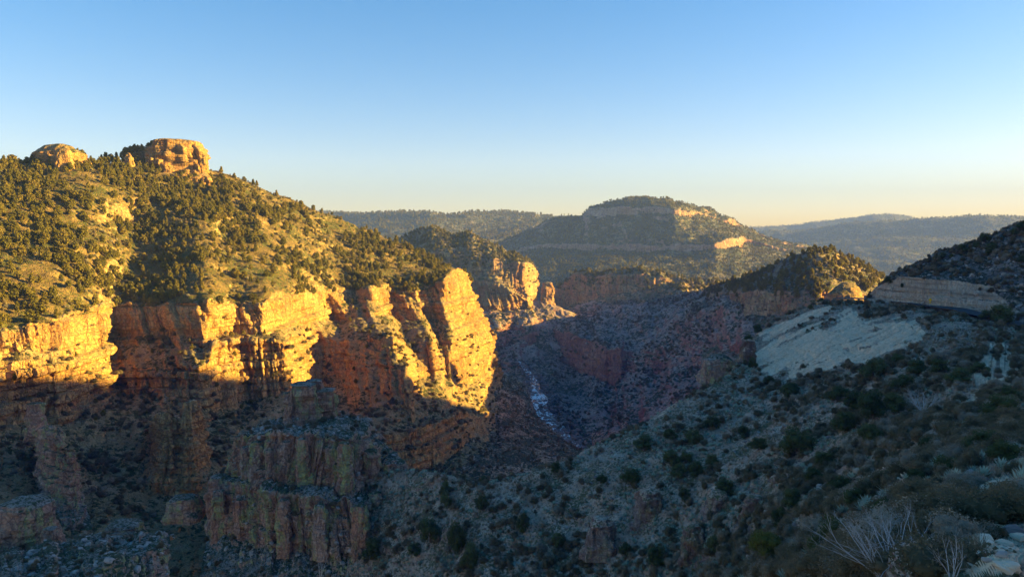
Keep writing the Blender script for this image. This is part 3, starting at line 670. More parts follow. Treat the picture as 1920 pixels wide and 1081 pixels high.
land('rock_buttress', [[(255, 815, 352), (380, 805, 352)],
    [(264, 806, 332), (272, 790, 324), (285, 776, 318), (308, 772, 315), (322, 800, 318), (330, 790, 318), (336, 760, 318), (352, 756, 318), (364, 766, 322), (376, 806, 335)],
    [(258, 885, 322), (285, 884, 306), (305, 886, 304), (322, 880, 309), (334, 886, 305), (352, 882, 306), (382, 882, 326)], [(235, 940, 300), (395, 945, 300)]],
     M_LEFT, 1.4, 0.45, 4.5, 1.2, (1, 1), 143, jag=(9, 0.008), kind=None, cat='rock', strata=1.3, label='banded twin headed rock buttress in the shaded ravine under the cliff')
land('rock_buttress', [[(40, 850, 312), (140, 890, 312)],
    [(46, 846, 296), (56, 826, 288), (66, 806, 281), (90, 803, 275), (97, 812, 273), (100, 846, 269), (117, 848, 268), (124, 880, 276), (132, 915, 290)],
    [(36, 950, 270), (70, 965, 260), (95, 968, 255), (120, 962, 256), (138, 945, 276)], [(20, 1010, 250), (150, 1010, 250)]],
     M_PIN, 1.4, 0.42, 4.5, 1.2, (1, 1), 147, jag=(9, 0.008), kind=None, cat='rock', strata=1.0, label='rock buttress with a yellow lichen face at the foot of the left cliff')
pr_ = np.random.default_rng(77)
for i in range(16):
    if i < 8:
        px = 446 + i * 30 + pr_.uniform(-8, 8); yb = 925; yt = pr_.uniform(812, 872); Y = 231 + abs(px - 590) * 0.06
    else:
        px = 390 + (i - 8) * 43 + pr_.uniform(-10, 10); yb = 1050; yt = pr_.uniform(918, 985); Y = 219 + abs(px - 620) * 0.085
    tower_px('rock_column', px, yb, yt, pr_.uniform(16, 34), Y, M_PIN, 0.9, sc=0.2, cliff=3.4, seed=430 + i, prof=((0, 1.2), (0.5, 1.0), (0.92, 0.88), (1, 0.7)), nu=44, nv=50, rot=pr_.uniform(0, 1)).parent = pin
# spires and outcrops (pixel x, base y, top y, width, distance, seed, label)
for px, yb, yt, w, Y, sd, lb in (
        (330, 985, 942, 58, 250, 147, 'low broken rock outcrop in the ravine left of the pinnacle'),
        (212, 1035, 995, 70, 205, 149, 'low grey outcrop in the ravine above the corner ledge'),
        (50, 830, 760, 30, 300, 151, 'square block standing against the left end of the shaded cliff')):
    tag(tower_px('rock_outcrop', px, yb, yt, w, Y, M_PIN, 0.9, sc=0.4, cliff=2.2, seed=sd, prof=((0, 1.2), (0.2, 1.25), (0.5, 1.05), (0.9, 0.9), (1, 0.78)), power=0.55, nu=70, nv=60), lb, 'rock')
land('rock_ledge', [
    [(-120, 1040, 205), (310, 1018, 205)],
    [(-120, 1062, 160), (60, 1040, 160), (160, 1026, 158), (240, 1016, 156), (278, 1020, 153), (297, 1034, 152)],
    [(-120, 1120, 118), (100, 1098, 120), (220, 1070, 126), (280, 1046, 134), (298, 1052, 142)],
    [(-120, 1250, 105), (100, 1200, 108), (220, 1160, 116), (284, 1120, 128), (304, 1110, 138)]], M_PIN, 1.5, 0.3, 4.5, 1.6, (1, 1), 153, jag=(14, 0.03), kind=None, cat='rock', label='flat pale rock ledge in the bottom left corner', rough=2.0)
tag(tower_px('rock_outcrop', 22, 1040, 950, 88, 172, M_PIN, 1.0, sc=0.3, cliff=2.6, seed=157, prof=((0, 1.15), (0.5, 1.02), (0.9, 0.92), (1, 0.7)), power=0.6), 'fluted rock column cut by the left edge above the corner ledge', 'rock')
tag(tower_px('rock_outcrop', 70, 1064, 1004, 44, 165, M_PIN, 1.0, sc=0.25, cliff=2.6, seed=159, power=0.6), 'small stepped outcrop just right of the fluted column at the left edge', 'rock')
for px, yb, yt, w, Y, sd, lb in (
        (1398, 735, 640, 30, 262, 161, 'dark leaning rock fin at the left tip of the pale talus'),
        (1352, 718, 668, 60, 330, 163, 'pinkish rock bluff left of the dark leaning fin'),
        (1222, 1030, 930, 62, 176, 165, 'dark rock column on the near slope, leftmost of the large columns'),
        (1355, 1000, 932, 56, 158, 167, 'squat dark rock column with a flat grey top on the near slope'),
        (1425, 1050, 942, 50, 138, 169, 'tall dark rock column on the near slope above the yellow green bush'),
        (1130, 1060, 985, 56, 172, 171, 'broken dark ribs of rock low on the near slope'),
        (1310, 1075, 1000, 44, 150, 173, 'dark rock column near the bottom edge below the squat flat column'),
        (1466, 960, 900, 34, 146, 175, 'small yellow stained rock column among bushes on the near slope'),
        (735, 905, 868, 46, 240, 177, 'grey jointed rocks where the pinnacle meets the saddle')):
    tag(tower_px('rock_outcrop', px, yb, yt, w, Y, M_PIN if sd in (163, 177) else M_NEAR, 0.9, sc=0.28, cliff=2.8, seed=sd, prof=((0, 1.3), (0.5, 1.0), (0.85, 0.85), (1, 0.5)), power=0.7, lean=0.12 if sd == 161 else 0.03, nu=70, nv=50), lb, 'rock')

print('# ------------------------------------------------------------------ road, river, sign', round(time.time() - T0, 1))
# ------------------------------------------------------------------ road, river, sign
def strip(name, left, right, mat, lift, kind='structure', label=None, sub=6):
    n = (len(left) - 1) * sub + 1
    t = np.linspace(0, len(left) - 1, n)
    A = np.stack([np.interp(t, range(len(left)), np.array(left)[:, k]) for k in range(3)], -1)
    B = np.stack([np.interp(t, range(len(right)), np.array(right)[:, k]) for k in range(3)], -1)
    G = np.stack([A * (1 - f) + B * f for f in np.linspace(0, 1, 5)], 0)
    G[..., 2] += lift
    i = np.arange(G.shape[0] * n).reshape(G.shape[0], n)
    me = mesh_np(name, G.reshape(-1, 3), np.stack([i[:-1, :-1], i[:-1, 1:], i[1:, 1:], i[1:, :-1]], -1).reshape(-1, 4), mat)
    return tag(link(name, me), label, kind=kind)
M_ROAD = plain_mat('worn_asphalt', (0.05, 0.05, 0.052), (0.075, 0.073, 0.07), 3.0)
edge = [(1560, 560, 330), (1600, 561.5, 322), (1630, 563, 312), (1660, 565.5, 296), (1700, 569.5, 280), (1750, 577, 264), (1790, 582, 252), (1870, 602, 234), (1920, 617, 224), (2500, 715, 154)]
outer = [px2w(*q) for q in edge]
inner = [p + np.array([7.5, 5.0, 0.0]) for p in outer]
strip('road', outer, inner, M_ROAD, 0.35, label='two lane canyon road on a bench below the banded cut')

def at(o, px, py):
    P, N, W = LANDS[o if isinstance(o, str) else o.name][0]
    x, y = w2px(P)
    d = (x - px) ** 2 + (y - py) ** 2 + np.where(P[..., 1] > 1, 0, 1e9)
    i = np.unravel_index(np.argmin(d), d.shape)
    cand = d < d[i] + 6
    j = np.argmin(np.where(cand, P[..., 1], 1e9))
    return P.reshape(-1, 3)[j], N.reshape(-1, 3)[j]

k = NT('river_water')
f1 = k.noise(k.mapv(k.pos(), (0.10, 0.05, 0.1)), 1.0, 6, 0.7, 1.0)
white = k.rmp(f1, 0.45, 0.56)
k.b.inputs['Specular IOR Level'].default_value = 0.5
k.t.links.new(k.rmp(f1, 0.47, 0.56, 0.12, 0.8), k.b.inputs['Roughness'])
k.bump(k.noise(k.pos(), 0.6, 4), 0.5, 0.5)
M_RIVER = k.out(k.mix(white, (0.13, 0.11, 0.085), (0.75, 0.75, 0.75)))
rc = [(974, 680, 2), (984, 693, 3), (992, 703, 5), (1000, 714, 4), (1003, 724, 7), (1007, 738, 6), (1012, 752, 13), (1013, 764, 11), (1020, 776, 8), (1022, 786, 14), (1034, 798, 9), (1040, 808, 13), (1052, 817, 8), (1066, 830, 8), (1076, 838, 4), (1092, 848, 3)]
cen = [at('gorge_slope', x, y)[0] for x, y, w in rc]
RL, RR = [], []
zz = np.interp(range(len(cen)), [0, len(cen) - 1], [cen[0][2], cen[-1][2]])
for (x, y, w), c in zip(rc, cen):
    w = w * 1.35
    c = c + np.array([0, 0, 2.5])
    RL.append(c + np.array([-w / F * c[1], 0, 0])); RR.append(c + np.array([w / F * c[1], 0, 0]))
strip('river', RL, RR, M_RIVER, 0.0, label='narrow river with white rapids at the bottom of the gorge')

# ------------------------------------------------------------------ plants
def cube_sphere():
    V, Q, ix = [], [], {}
    def vid(p):
        k = tuple(np.round(p, 4))
        if k not in ix:
            ix[k] = len(V); V.append(np.array(p) / np.linalg.norm(p))
        return ix[k]
    for ax in range(3):
        for sg in (-1, 1):
            for i in range(2):
                for j in range(2):
                    q = []
                    for a, b in ((i, j), (i + 1, j), (i + 1, j + 1), (i, j + 1)):
                        p = np.zeros(3); p[ax] = sg; p[(ax + 1) % 3] = a - 1; p[(ax + 2) % 3] = b - 1
                        q.append(vid(p))
                    Q.append(q if sg > 0 else q[::-1])
    return np.array(V), np.array(Q)
CSV, CSQ = cube_sphere()

class MB:
    def __init__(self): self.V, self.Q, self.n = [], [], 0
    def add(self, V, Q):
        self.V.append(np.asarray(V, float)); self.Q.append(np.asarray(Q) + self.n); self.n += len(V)
    def leaves(self, C, size, r, up=0.0):
        n = len(C)
        a = r.normal(size=(n, 3)); a /= np.linalg.norm(a, axis=1, keepdims=True)
        a[:, 2] += up
        b = np.cross(a, r.normal(size=(n, 3))); b /= np.linalg.norm(b, axis=1, keepdims=True)
        s = (size * r.uniform(0.6, 1.4, n))[:, None]
        a, b = a * s * 0.9, b * s * 0.55
        V = np.stack([C - a * .5, C + b, C + a, C - b], 1).reshape(-1, 3)
        self.add(V, np.arange(4 * n).reshape(-1, 4))
    def blob(self, c, rad, r):
        V = CSV * (np.asarray(rad) * r.uniform(0.75, 1.2, (len(CSV), 1))) + np.asarray(c)
        self.add(V, CSQ)
    def tube(self, p, q, r0, r1, n=5):
        p, q = np.asarray(p, float), np.asarray(q, float)
        d = q - p; d /= np.linalg.norm(d) + 1e-9
        a = np.cross(d, [0.3, 0.9, 0.2]); a /= np.linalg.norm(a) + 1e-9
        b = np.cross(d, a)
        t = np.linspace(0, 2 * math.pi, n, endpoint=False)[:, None]
        c = np.cos(t) * a + np.sin(t) * b
        V = np.concatenate([p + c * r0, q + c * r1])
        i = np.arange(n); j = (i + 1) % n
        self.add(V, np.stack([i, j, j + n, i + n], 1))
    def mesh(self, name, mat, smooth=True):
        return mesh_np(name, np.concatenate(self.V), np.concatenate(self.Q), mat, smooth)

def crown_tree(seed, kind, leaf, nleaf, mat):
    """crown and trunk of a tree of unit height"""
    r = np.random.default_rng(seed)
    c, t = MB(), MB()
    t.tube((0, 0, -0.06), (0.01, 0, 0.25), 0.045, 0.034, 6)
    t.tube((0.01, 0, 0.25), (0.0, 0.02, 0.7), 0.034, 0.012, 6)
    pts = []
    nb = {'juniper': 11, 'pine': 12, 'oak': 13}[kind]
    for i in range(nb):
        a = i * 2.4 + r.uniform(-.4, .4)
        if kind == 'juniper':
            h = 0.18 + 0.70 * (i + .5) / nb
            w = 0.26 * math.sin(math.pi * (0.18 + 0.78 * (i + .5) / nb)) ** 0.8
            rad = r.uniform(0.12, 0.19) * (1.1 - 0.45 * h)
        elif kind == 'pine':
            h = 0.22 + 0.72 * (i + .5) / nb
            w = 0.22 * (1.05 - h)
            rad = r.uniform(0.10, 0.15) * (1.25 - 0.75 * h)
        else:
            h = r.uniform(0.25, 0.78)
            w = r.uniform(0.15, 0.42) * math.sin(math.pi * min(h + .1, .95)) ** .6
            rad = r.uniform(0.14, 0.22)
        p = np.array([math.cos(a) * w, math.sin(a) * w, h])
        pts.append((p, rad))
        if i % 2 == 0:
            t.tube((0, 0, max(0.1, h - 0.2)), p, 0.016, 0.006, 4)
    for p, rad in pts:
        c.blob(p, np.array([rad, rad, rad * 0.85]) * 0.72, r)
        m = int(nleaf / nb)
        d = r.normal(size=(m, 3)); d /= np.linalg.norm(d, axis=1, keepdims=True)
        c.leaves(p + d * rad * r.uniform(0.75, 1.2, (m, 1)), leaf, r, 0.25)
    return c.mesh('crown', mat), t.mesh('trunk', M_BARK)

def shrub_mesh(seed, leaf, nleaf, mat, flat=0.75, nb=8):
    r = np.random.default_rng(seed)
    c = MB()
    for i in range(nb):
        a, w = r.uniform(0, 6.28), r.uniform(0.0, 0.33)
        rad = r.uniform(0.15, 0.26)
        p = np.array([math.cos(a) * w, math.sin(a) * w, rad * .6 + r.uniform(0.0, 0.36) * (1 - w)])
        c.blob(p, rad * 0.7, r)
        m = nleaf // nb
        d = r.normal(size=(m, 3)); d /= np.linalg.norm(d, axis=1, keepdims=True)
        q = p + d * rad * r.uniform(0.7, 1.25, (m, 1))
        q[:, 2] = np.abs(q[:, 2])
        c.leaves(q, leaf, r, 0.3)
    for i in range(5):
        a = i * 1.3
        c.tube((0, 0, -0.08), (math.cos(a) * .2, math.sin(a) * .2, 0.3), 0.02, 0.008, 4)
    return c.mesh('shrub', mat)

def agave_mesh(seed, mat):
    r = np.random.default_rng(seed)
    c = MB()
    V, Q, n = [], [], 0
    for i in range(30):
        a = i * 2.399
        el = 0.15 + 1.25 * (i / 30.0)
        L = r.uniform(0.42, 0.55) * (0.75 + 0.25 * math.cos(el))
        d = np.array([math.cos(a) * math.cos(el), math.sin(a) * math.cos(el), math.sin(el)])
        sd = np.array([-math.sin(a), math.cos(a), 0])
        up = np.cross(d, sd)
        for k_, (f, w) in enumerate(((0.0, .03), (0.45, .05), (1.0, .004))):
            p = d * L * f + np.array([0, 0, 0.02]) + np.array([0, 0, 0.06 * f * f])
            V += [p - sd * w, p + sd * w]
        b = i * 6
        Q += [(b, b + 1, b + 3, b + 2), (b + 2, b + 3, b + 5, b + 4)]
    c.add(V, Q)
    return c.mesh('rosette', mat)

def stalk_mesh(seed):
    r = np.random.default_rng(seed)
    c = MB()
    p = np.array([0, 0, 0.0])
    for i in range(5):
        q = p + np.array([r.uniform(-.05, .05), r.uniform(-.03, .03), 0.65])
        c.tube(p, q, 0.045 - i * .006, 0.04 - i * .006, 5); p = q
    for i in range(16):
        z = 1.9 + i * 0.085
        a = i * 2.4
        c.tube((0, 0, z), (math.cos(a) * .16, math.sin(a) * .16, z + .08), 0.014, 0.02, 4)
    return c.mesh('stalk', M_DEAD)

def bare_mesh(seed, stems=9, depth=4, spread=0.55):
    r = np.random.default_rng(seed)
    out = []
    def grow(c, p, d, L, rad, lv):
        q = p
        for i in range(3):
            d = d + r.normal(size=3) * 0.10; d /= np.linalg.norm(d)
            q2 = q + d * L / 3
            c.tube(q, q2, rad, rad * .85, 4); q = q2; rad *= .85
            if lv > 0 and i > 0:
                e = d + r.normal(size=3) * 0.5; e[2] = abs(e[2]) * .9 + .1; e /= np.linalg.norm(e)
                grow(c, q, e, L * r.uniform(.45, .7), rad * .6, lv - 1)
        if lv > 0:
            grow(c, q, d, L * .6, rad * .8, lv - 1)
    for i in range(stems):
        c = MB()
        a = i * 2.4
        w = spread * r.uniform(.3, 1)
        d = np.array([math.cos(a) * w, math.sin(a) * w, 1.0]); d /= np.linalg.norm(d)
        grow(c, np.array([math.cos(a) * .04, math.sin(a) * .04, -.05]), d, r.uniform(.4, .6), 0.012, depth - 1)
        out.append(c)
    return out

M_BARK = plain_mat('juniper_bark', (0.10, 0.075, 0.055), (0.17, 0.135, 0.105), 6)
M_DEAD = plain_mat('dry_stalk', (0.30, 0.24, 0.16), (0.42, 0.36, 0.26), 6)
M_TWIG = plain_mat('pale_bare_twigs', (0.36, 0.34, 0.32), (0.52, 0.50, 0.48), 6)
M_TREE = leaf_mat('juniper_needles', [(0.11, 0.10, 0.02), (0.17, 0.145, 0.028), (0.26, 0.195, 0.042)])
M_TREED = leaf_mat('dark_oak_leaves', [(0.06, 0.08, 0.034), (0.09, 0.115, 0.046), (0.13, 0.15, 0.06)])
M_SHRUB = leaf_mat('scrub_leaves', [(0.10, 0.092, 0.05), (0.17, 0.14, 0.08), (0.26, 0.20, 0.12)])
M_SAGE = leaf_mat('grey_sage_leaves', [(0.20, 0.18, 0.135), (0.29, 0.255, 0.19), (0.38, 0.32, 0.23)])
M_AGAVE = leaf_mat('agave_leaves', [(0.22, 0.30, 0.24), (0.33, 0.42, 0.33), (0.44, 0.50, 0.36)], 0.6)
M_GRASS = leaf_mat('dry_grass', [(0.24, 0.185, 0.12), (0.34, 0.27, 0.18), (0.44, 0.37, 0.26)])
M_YELLOW = leaf_mat('yellow_green_leaves', [(0.09, 0.10, 0.022), (0.13, 0.14, 0.03), (0.16, 0.16, 0.04)])
M_STONE = plain_mat('pale_rubble', (0.22, 0.19, 0.165), (0.42, 0.37, 0.32), 1.5)
M_STONE2 = plain_mat('buff_boulder', (0.30, 0.25, 0.19), (0.45, 0.39, 0.30), 1.5)
M_STONE4 = plain_mat('buff_scree', (0.45, 0.34, 0.235), (0.72, 0.54, 0.38), 1.5)
M_STONE3 = plain_mat('dark_rubble', (0.12, 0.085, 0.075), (0.26, 0.20, 0.18), 1.5)

def rock_mesh(seed, mat, name='boulder', m=3):
    r = np.random.default_rng(seed)
    g1 = np.linspace(-1, 1, m + 1)
    V, Q, ix = [], [], {}
    for ax in range(3):
        for sg in (-1, 1):
            for i in range(m):
                for j in range(m):
                    q = []
                    for a, b in ((i, j), (i + 1, j), (i + 1, j + 1), (i, j + 1)):
                        p = np.zeros(3); p[ax] = sg; p[(ax + 1) % 3] = g1[a]; p[(ax + 2) % 3] = g1[b]
                        kk = tuple(np.round(p, 3))
                        if kk not in ix:
                            ix[kk] = len(V); V.append(p / np.linalg.norm(p) ** 0.75)
                        q.append(ix[kk])
                    Q.append(q if sg > 0 else q[::-1])
    V = np.array(V)
    for i in range(7):
        n = r.normal(size=3); n /= np.linalg.norm(n)
        d = V @ n - r.uniform(0.45, 0.75)
        V = V - np.maximum(d, 0)[:, None] * n * 0.9
    V = V * np.array([0.5, r.uniform(.35, .5), r.uniform(.25, .4)]) + r.normal(size=V.shape) * 0.01
    return mesh_np(name, V, np.array(Q), mat, False)

# ---- scattering on the land
def scatter(o, n, r, nzmin=0.6, cond=None, vis=1.06, seed=0, dens=None):
    P, N, W = LANDS[o if isinstance(o, str) else o.name][0]
    du, dv = np.gradient(P, axis=1), np.gradient(P, axis=0)
    area = np.linalg.norm(np.cross(du, dv), axis=-1)
    x, y = w2px(P)
    ok = (P[..., 1] > 3) & (x > -25) & (x < 1945) & (y > 0) & (y < 1110) & (np.abs(N[..., 2]) > nzmin) & (np.sum(N * -P, -1) > -0.12 * np.linalg.norm(P, axis=-1))
    if cond is not None:
        ok &= cond(x, y, P)
    zb = ZB[np.clip(y / 4, 0, 270).astype(int), np.clip(x / 4, 0, 479).astype(int)]
    ok &= P[..., 1] < zb * vis + 3
    w = np.where(ok, area, 0).ravel()
    if w.sum() <= 0:
        return np.zeros((0, 3))
    m = n * 7
    i = np.searchsorted(np.cumsum(w), r.random(m) * w.sum() * 0.999999)
    if dens is not None:
        Pi = P.reshape(-1, 3)[i]
        dw = dens(x.ravel()[i], y.ravel()[i], Pi) + 1e-9
        i = r.choice(i, size=n, p=dw / dw.sum())
    else:
        i = i[:n]
    return P.reshape(-1, 3)[i] + (du.reshape(-1, 3)[i] * r.uniform(-.5, .5, (n, 1)) + dv.reshape(-1, 3)[i] * r.uniform(-.5, .5, (n, 1)))

def cluster(P, scale, seed, lo=-0.25, hi=0.35):
    return 0.08 + sstep(lo, hi, fbm(P, scale, 3, seed))

def gn_scatter(name, items, kind='stuff', label=None, cat=None):
    """items: list of (mesh object used as source, points, scales).  One object, real instances on real points."""
    pts, scl, rot, idn = [], [], [], []
    srcs = []
    for so, p, s in items:
        if len(p) == 0: continue
        pts.append(p); scl.append(s); idn.append(np.full(len(p), len(srcs)))
        srcs.append(so)
    P, S, I = np.concatenate(pts), np.concatenate(scl), np.concatenate(idn)
    me = bpy.data.meshes.new(name)
    me.vertices.add(len(P)); me.vertices.foreach_set('co', P.astype(np.float32).ravel())
    for an, av, ty in (('scl', S, 'FLOAT'), ('rz', rng.uniform(0, 6.28, len(P)), 'FLOAT'), ('src', I, 'INT')):
        a = me.attributes.new(an, ty, 'POINT')
        a.data.foreach_set('value', av.astype(np.float32 if ty == 'FLOAT' else np.int32))
    o = link(name, me)
    ng = bpy.data.node_groups.new(name, 'GeometryNodeTree')
    ng.interface.new_socket('Geometry', in_out='INPUT', socket_type='NodeSocketGeometry')
    ng.interface.new_socket('Geometry', in_out='OUTPUT', socket_type='NodeSocketGeometry')
    gi, go = ng.nodes.new('NodeGroupInput'), ng.nodes.new('NodeGroupOutput')
    jn = ng.nodes.new('GeometryNodeJoinGeometry')
    def attr(nm, ty):
        a = ng.nodes.new('GeometryNodeInputNamedAttribute'); a.data_type = ty; a.inputs[0].default_value = nm
        return a.outputs[0]
    cb = ng.nodes.new('ShaderNodeCombineXYZ')
    ng.links.new(attr('rz', 'FLOAT'), cb.inputs[2])
    for i, so in enumerate(srcs):
        oi = ng.nodes.new('GeometryNodeObjectInfo'); oi.inputs['Object'].default_value = so
        ip = ng.nodes.new('GeometryNodeInstanceOnPoints')
        cp = ng.nodes.new('FunctionNodeCompare'); cp.data_type = 'INT'; cp.operation = 'EQUAL'
        ng.links.new(attr('src', 'INT'), cp.inputs[2]); cp.inputs[3].default_value = i
        ng.links.new(gi.outputs[0], ip.inputs['Points'])
        ng.links.new(cp.outputs[0], ip.inputs['Selection'])
        ng.links.new(oi.outputs['Geometry'], ip.inputs['Instance'])
        ng.links.new(cb.outputs[0], ip.inputs['Rotation'])
        ng.links.new(attr('scl', 'FLOAT'), ip.inputs['Scale'])
        ng.links.new(ip.outputs[0], jn.inputs[0])
    ng.links.new(jn.outputs[0], go.inputs[0])
    md = o.modifiers.new('scatter', 'NODES'); md.node_group = ng
    return tag(o, label, cat, kind=kind)

# ---- labels: what a plant stands beside, from landmarks one can find
MARKS = [('the square rock knob', 336, 300), ('the rounded rock dome', 120, 290), ('the golden hill\'s left edge', 10, 420), ('the upper pale ledge', 190, 410), ('the lower pale ledge', 450, 410), ('the hill\'s shaded hollow', 300, 470),
         ('the cliff\'s left rim', 60, 590), ('the shaded bay\'s rim', 290, 560), ('the lit cliff pillar', 410, 560), ('the stepped cliff towers', 660, 530), ('the cliff nose', 860, 505), ('the golden skyline', 600, 400),
         ('the lit spur crest', 850, 440), ('the cone hill top', 1545, 470), ('the cone hill\'s sunlit side', 1620, 510), ('the fluted cliffs', 1430, 545), ('the orange roadside rock', 1590, 545), ('the banded road cut', 1780, 545),
         ('the right hill\'s skyline', 1850, 445), ('the yellow road sign', 1750, 566), ('the pale talus fans', 1570, 640), ('the lower talus tongue', 1600, 690), ('the leaning rock fin', 1398, 690), ('the saddle\'s low point', 920, 912),
         ('the pinnacle\'s foot', 720, 1000), ('the pinnacle top', 560, 810), ('the river\'s end', 1090, 850), ('the squat rock column', 1355, 945), ('the leftmost rock column', 1222, 960), ('the tall rock column', 1425, 990),
         ('the paired buff boulders', 1686, 836), ('the single pale boulder', 1622, 887), ('the white bare shrub', 1742, 750), ('the big bare shrub', 1700, 1040), ('the right rubble patch', 1880, 930), ('the stony corner', 1890, 1040),
         ('the pale right gully', 1880, 670), ('the saddle crest\'s middle', 1200, 805), ('the bottom edge\'s middle', 950, 1060), ('the big conical tree', 1570, 1010), ('the corner rock ledge', 180, 1050), ('the shaded ravine', 330, 930), ('the crest\'s pale streak', 1270, 770),
         ('the yellow green bush', 1452, 1060), ('the road\'s right end', 1890, 600), ('the dense thicket', 1600, 770), ('the right thicket', 1850, 820), ('the open slope', 1060, 960), ('the scrub above the columns', 1300, 880)]
def where(px, py):
    d = [math.hypot(px - x, (py - y) * 1.2) for _, x, y in MARKS]
    i = int(np.argmin(d))
    nm, x, y = MARKS[i]
    dx, dy = px - x, py - y
    if d[i] < 14: return 'right beside ' + nm
    far = 'just ' if d[i] < 38 else ('well ' if d[i] > 85 else '')
    if abs(dx) > 1.6 * abs(dy): s = 'right of ' if dx > 0 else 'left of '
    elif abs(dy) > 1.6 * abs(dx): s = 'below ' if dy > 0 else 'above '
    else: s = ('down ' if dy > 0 else 'up ') + ('right of ' if dx > 0 else 'left of ')
    return far + s + nm

def put(proto, loc, scale, rz, label, cat, group):
    """copy of a thing and its parts"""
    o = proto.copy(); COL.objects.link(o)
    o.location = loc; o.scale = scale; o.rotation_euler = (0, 0, rz)
    for ch in CHILD[proto.name]:
        c = ch.copy(); COL.objects.link(c); c.parent = o
    tag(o, label, cat, group)
    return o

CHILD, USED = {}, set()
def take(proto, loc, scale, rz, label, cat, group):
    """the first use moves the prototype itself"""
    if proto.name not in USED:
        USED.add(proto.name)
        proto.location = loc; proto.scale = scale; proto.rotation_euler = (0, 0, rz)
        return tag(proto, label, cat, group)
    return put(proto, loc, scale, rz, label, cat, group)

def tree_proto(name, seed, kind, leaf, nleaf, mat):
    cm, tm = crown_tree(seed, kind, leaf, nleaf, mat)
    e = link(name, None)
    cr_, tr = link('crown', cm, e), link('trunk', tm, e)
    CHILD[e.name] = [cr_, tr]
    return e

JUN = [tree_proto('juniper_tree', 200 + i, 'juniper', 0.10, 330, M_TREE) for i in range(4)] + [tree_proto('pine_tree', 210 + i, 'pine', 0.09, 330, M_TREE) for i in range(3)]
OAK = [tree_proto('juniper_tree', 220 + i, 'oak', 0.03, 4200, M_TREED) for i in range(4)]

# trees one can point at on the near slopes: pixel x, base y, width and height in pixels, tone
NEAR_TREES = [(1208, 846, 36, 28), (1262, 828, 26, 24), (1340, 808, 30, 28), (1403, 824, 26, 24), (1293, 876, 24, 26), (1266, 876, 34, 32), (1280, 902, 30, 28), (1310, 900, 32, 30), (1343, 878, 24, 24),
    (1187, 915, 36, 34), (1372, 940, 40, 36), (1292, 950, 28, 28), (1510, 862, 66, 60), (1430, 850, 34, 28), (1310, 838, 34, 30), (905, 914, 18, 16), (1043, 893, 20, 22), (898, 962, 24, 24), (1133, 912, 22, 18),
    (832, 938, 22, 30), (832, 962, 24, 34), (902, 966, 22, 34), (853, 1050, 36, 66), (878, 1081, 36, 50), (770, 1056, 26, 26), (1143, 1008, 20, 18), (800, 1030, 40, 50), (980, 1010, 26, 40),
    (1570, 1068, 68, 94), (1597, 812, 46, 44), (1645, 838, 46, 42), (1494, 742, 34, 24), (1650, 790, 60, 56), (1615, 770, 50, 40), (1580, 755, 40, 34), (1690, 775, 46, 36), (1894, 790, 56, 50), (1690, 682, 24, 20), (1645, 712, 46, 40),
    (1887, 602, 50, 36), (1862, 600, 30, 22), (1450, 722, 22, 20), (1487, 748, 34, 28), (1523, 581, 11, 9), (1542, 566, 13, 11), (1423, 620, 18, 18), (1408, 642, 16, 18), (1415, 690, 20, 22),
    (1768, 482, 13, 13), (1805, 470, 17, 17), (1847, 452, 19, 20), (1858, 474, 24, 22), (1900, 440, 16, 14), (1915, 428, 18, 20), (1668, 530, 16, 14), (1696, 537, 7, 8), (1830, 462, 13, 11), (1917, 490, 14, 16), (1785, 480, 8, 7),
    (1770, 700, 40, 30), (1810, 720, 46, 32), (1730, 700, 36, 30), (1705, 735, 46, 34), (1760, 860, 50, 36), (1860, 850, 60, 44), (1900, 870, 60, 46), (1800, 900, 52, 40), (1740, 920, 46, 36), (1620, 960, 42, 34), (1680, 985, 60, 46), (1590, 930, 40, 34), (1540, 920, 40, 36), (1560, 880, 36, 30),
    (1500, 960, 40, 40), (1480, 1000, 36, 36), (1350, 1050, 34, 36), (1240, 1075, 40, 40), (1180, 1060, 30, 30), (1050, 1040, 26, 30), (690, 1060, 40, 40), (1910, 760, 40, 36), (1850, 700, 30, 24)]
nslope, rhill = 'scrub_slope', 'hill.002'
near_pts = []
for i, (x, y, w, h) in enumerate(NEAR_TREES):
    P, N = at(rhill if y < 565 and x > 1640 else nslope, x, y)
    near_pts.append((P, w / F * P[1], h / F * P[1], x, y))
for i, (P, w, h, x, y) in enumerate(near_pts):
    take(OAK[i % 4], P - np.array([0, 0, 0.1 * h]), (w / 0.95, w / 0.95, h / 0.9), rng.uniform(0, 6.28),
         ('tall ' if h > 1.15 * w else 'round ') + 'dark green ' + ('tree ' if h > 3.5 else 'bush ') + where(x, y), 'tree', 'dark trees and big bushes of the near slopes')
fa = 0
x, y = 1452, 1072
P, N = at(nslope, x, y)
OAK_Y = tree_proto('oak_bush', 231, 'oak', 0.03, 4000, M_YELLOW)
take(OAK_Y, P, (5, 5, 4.2), 0, 'round yellow green bush near the bottom edge below the dark columns', 'bush', None)

print('# trees of the sunlit hills', round(time.time() - T0, 1))
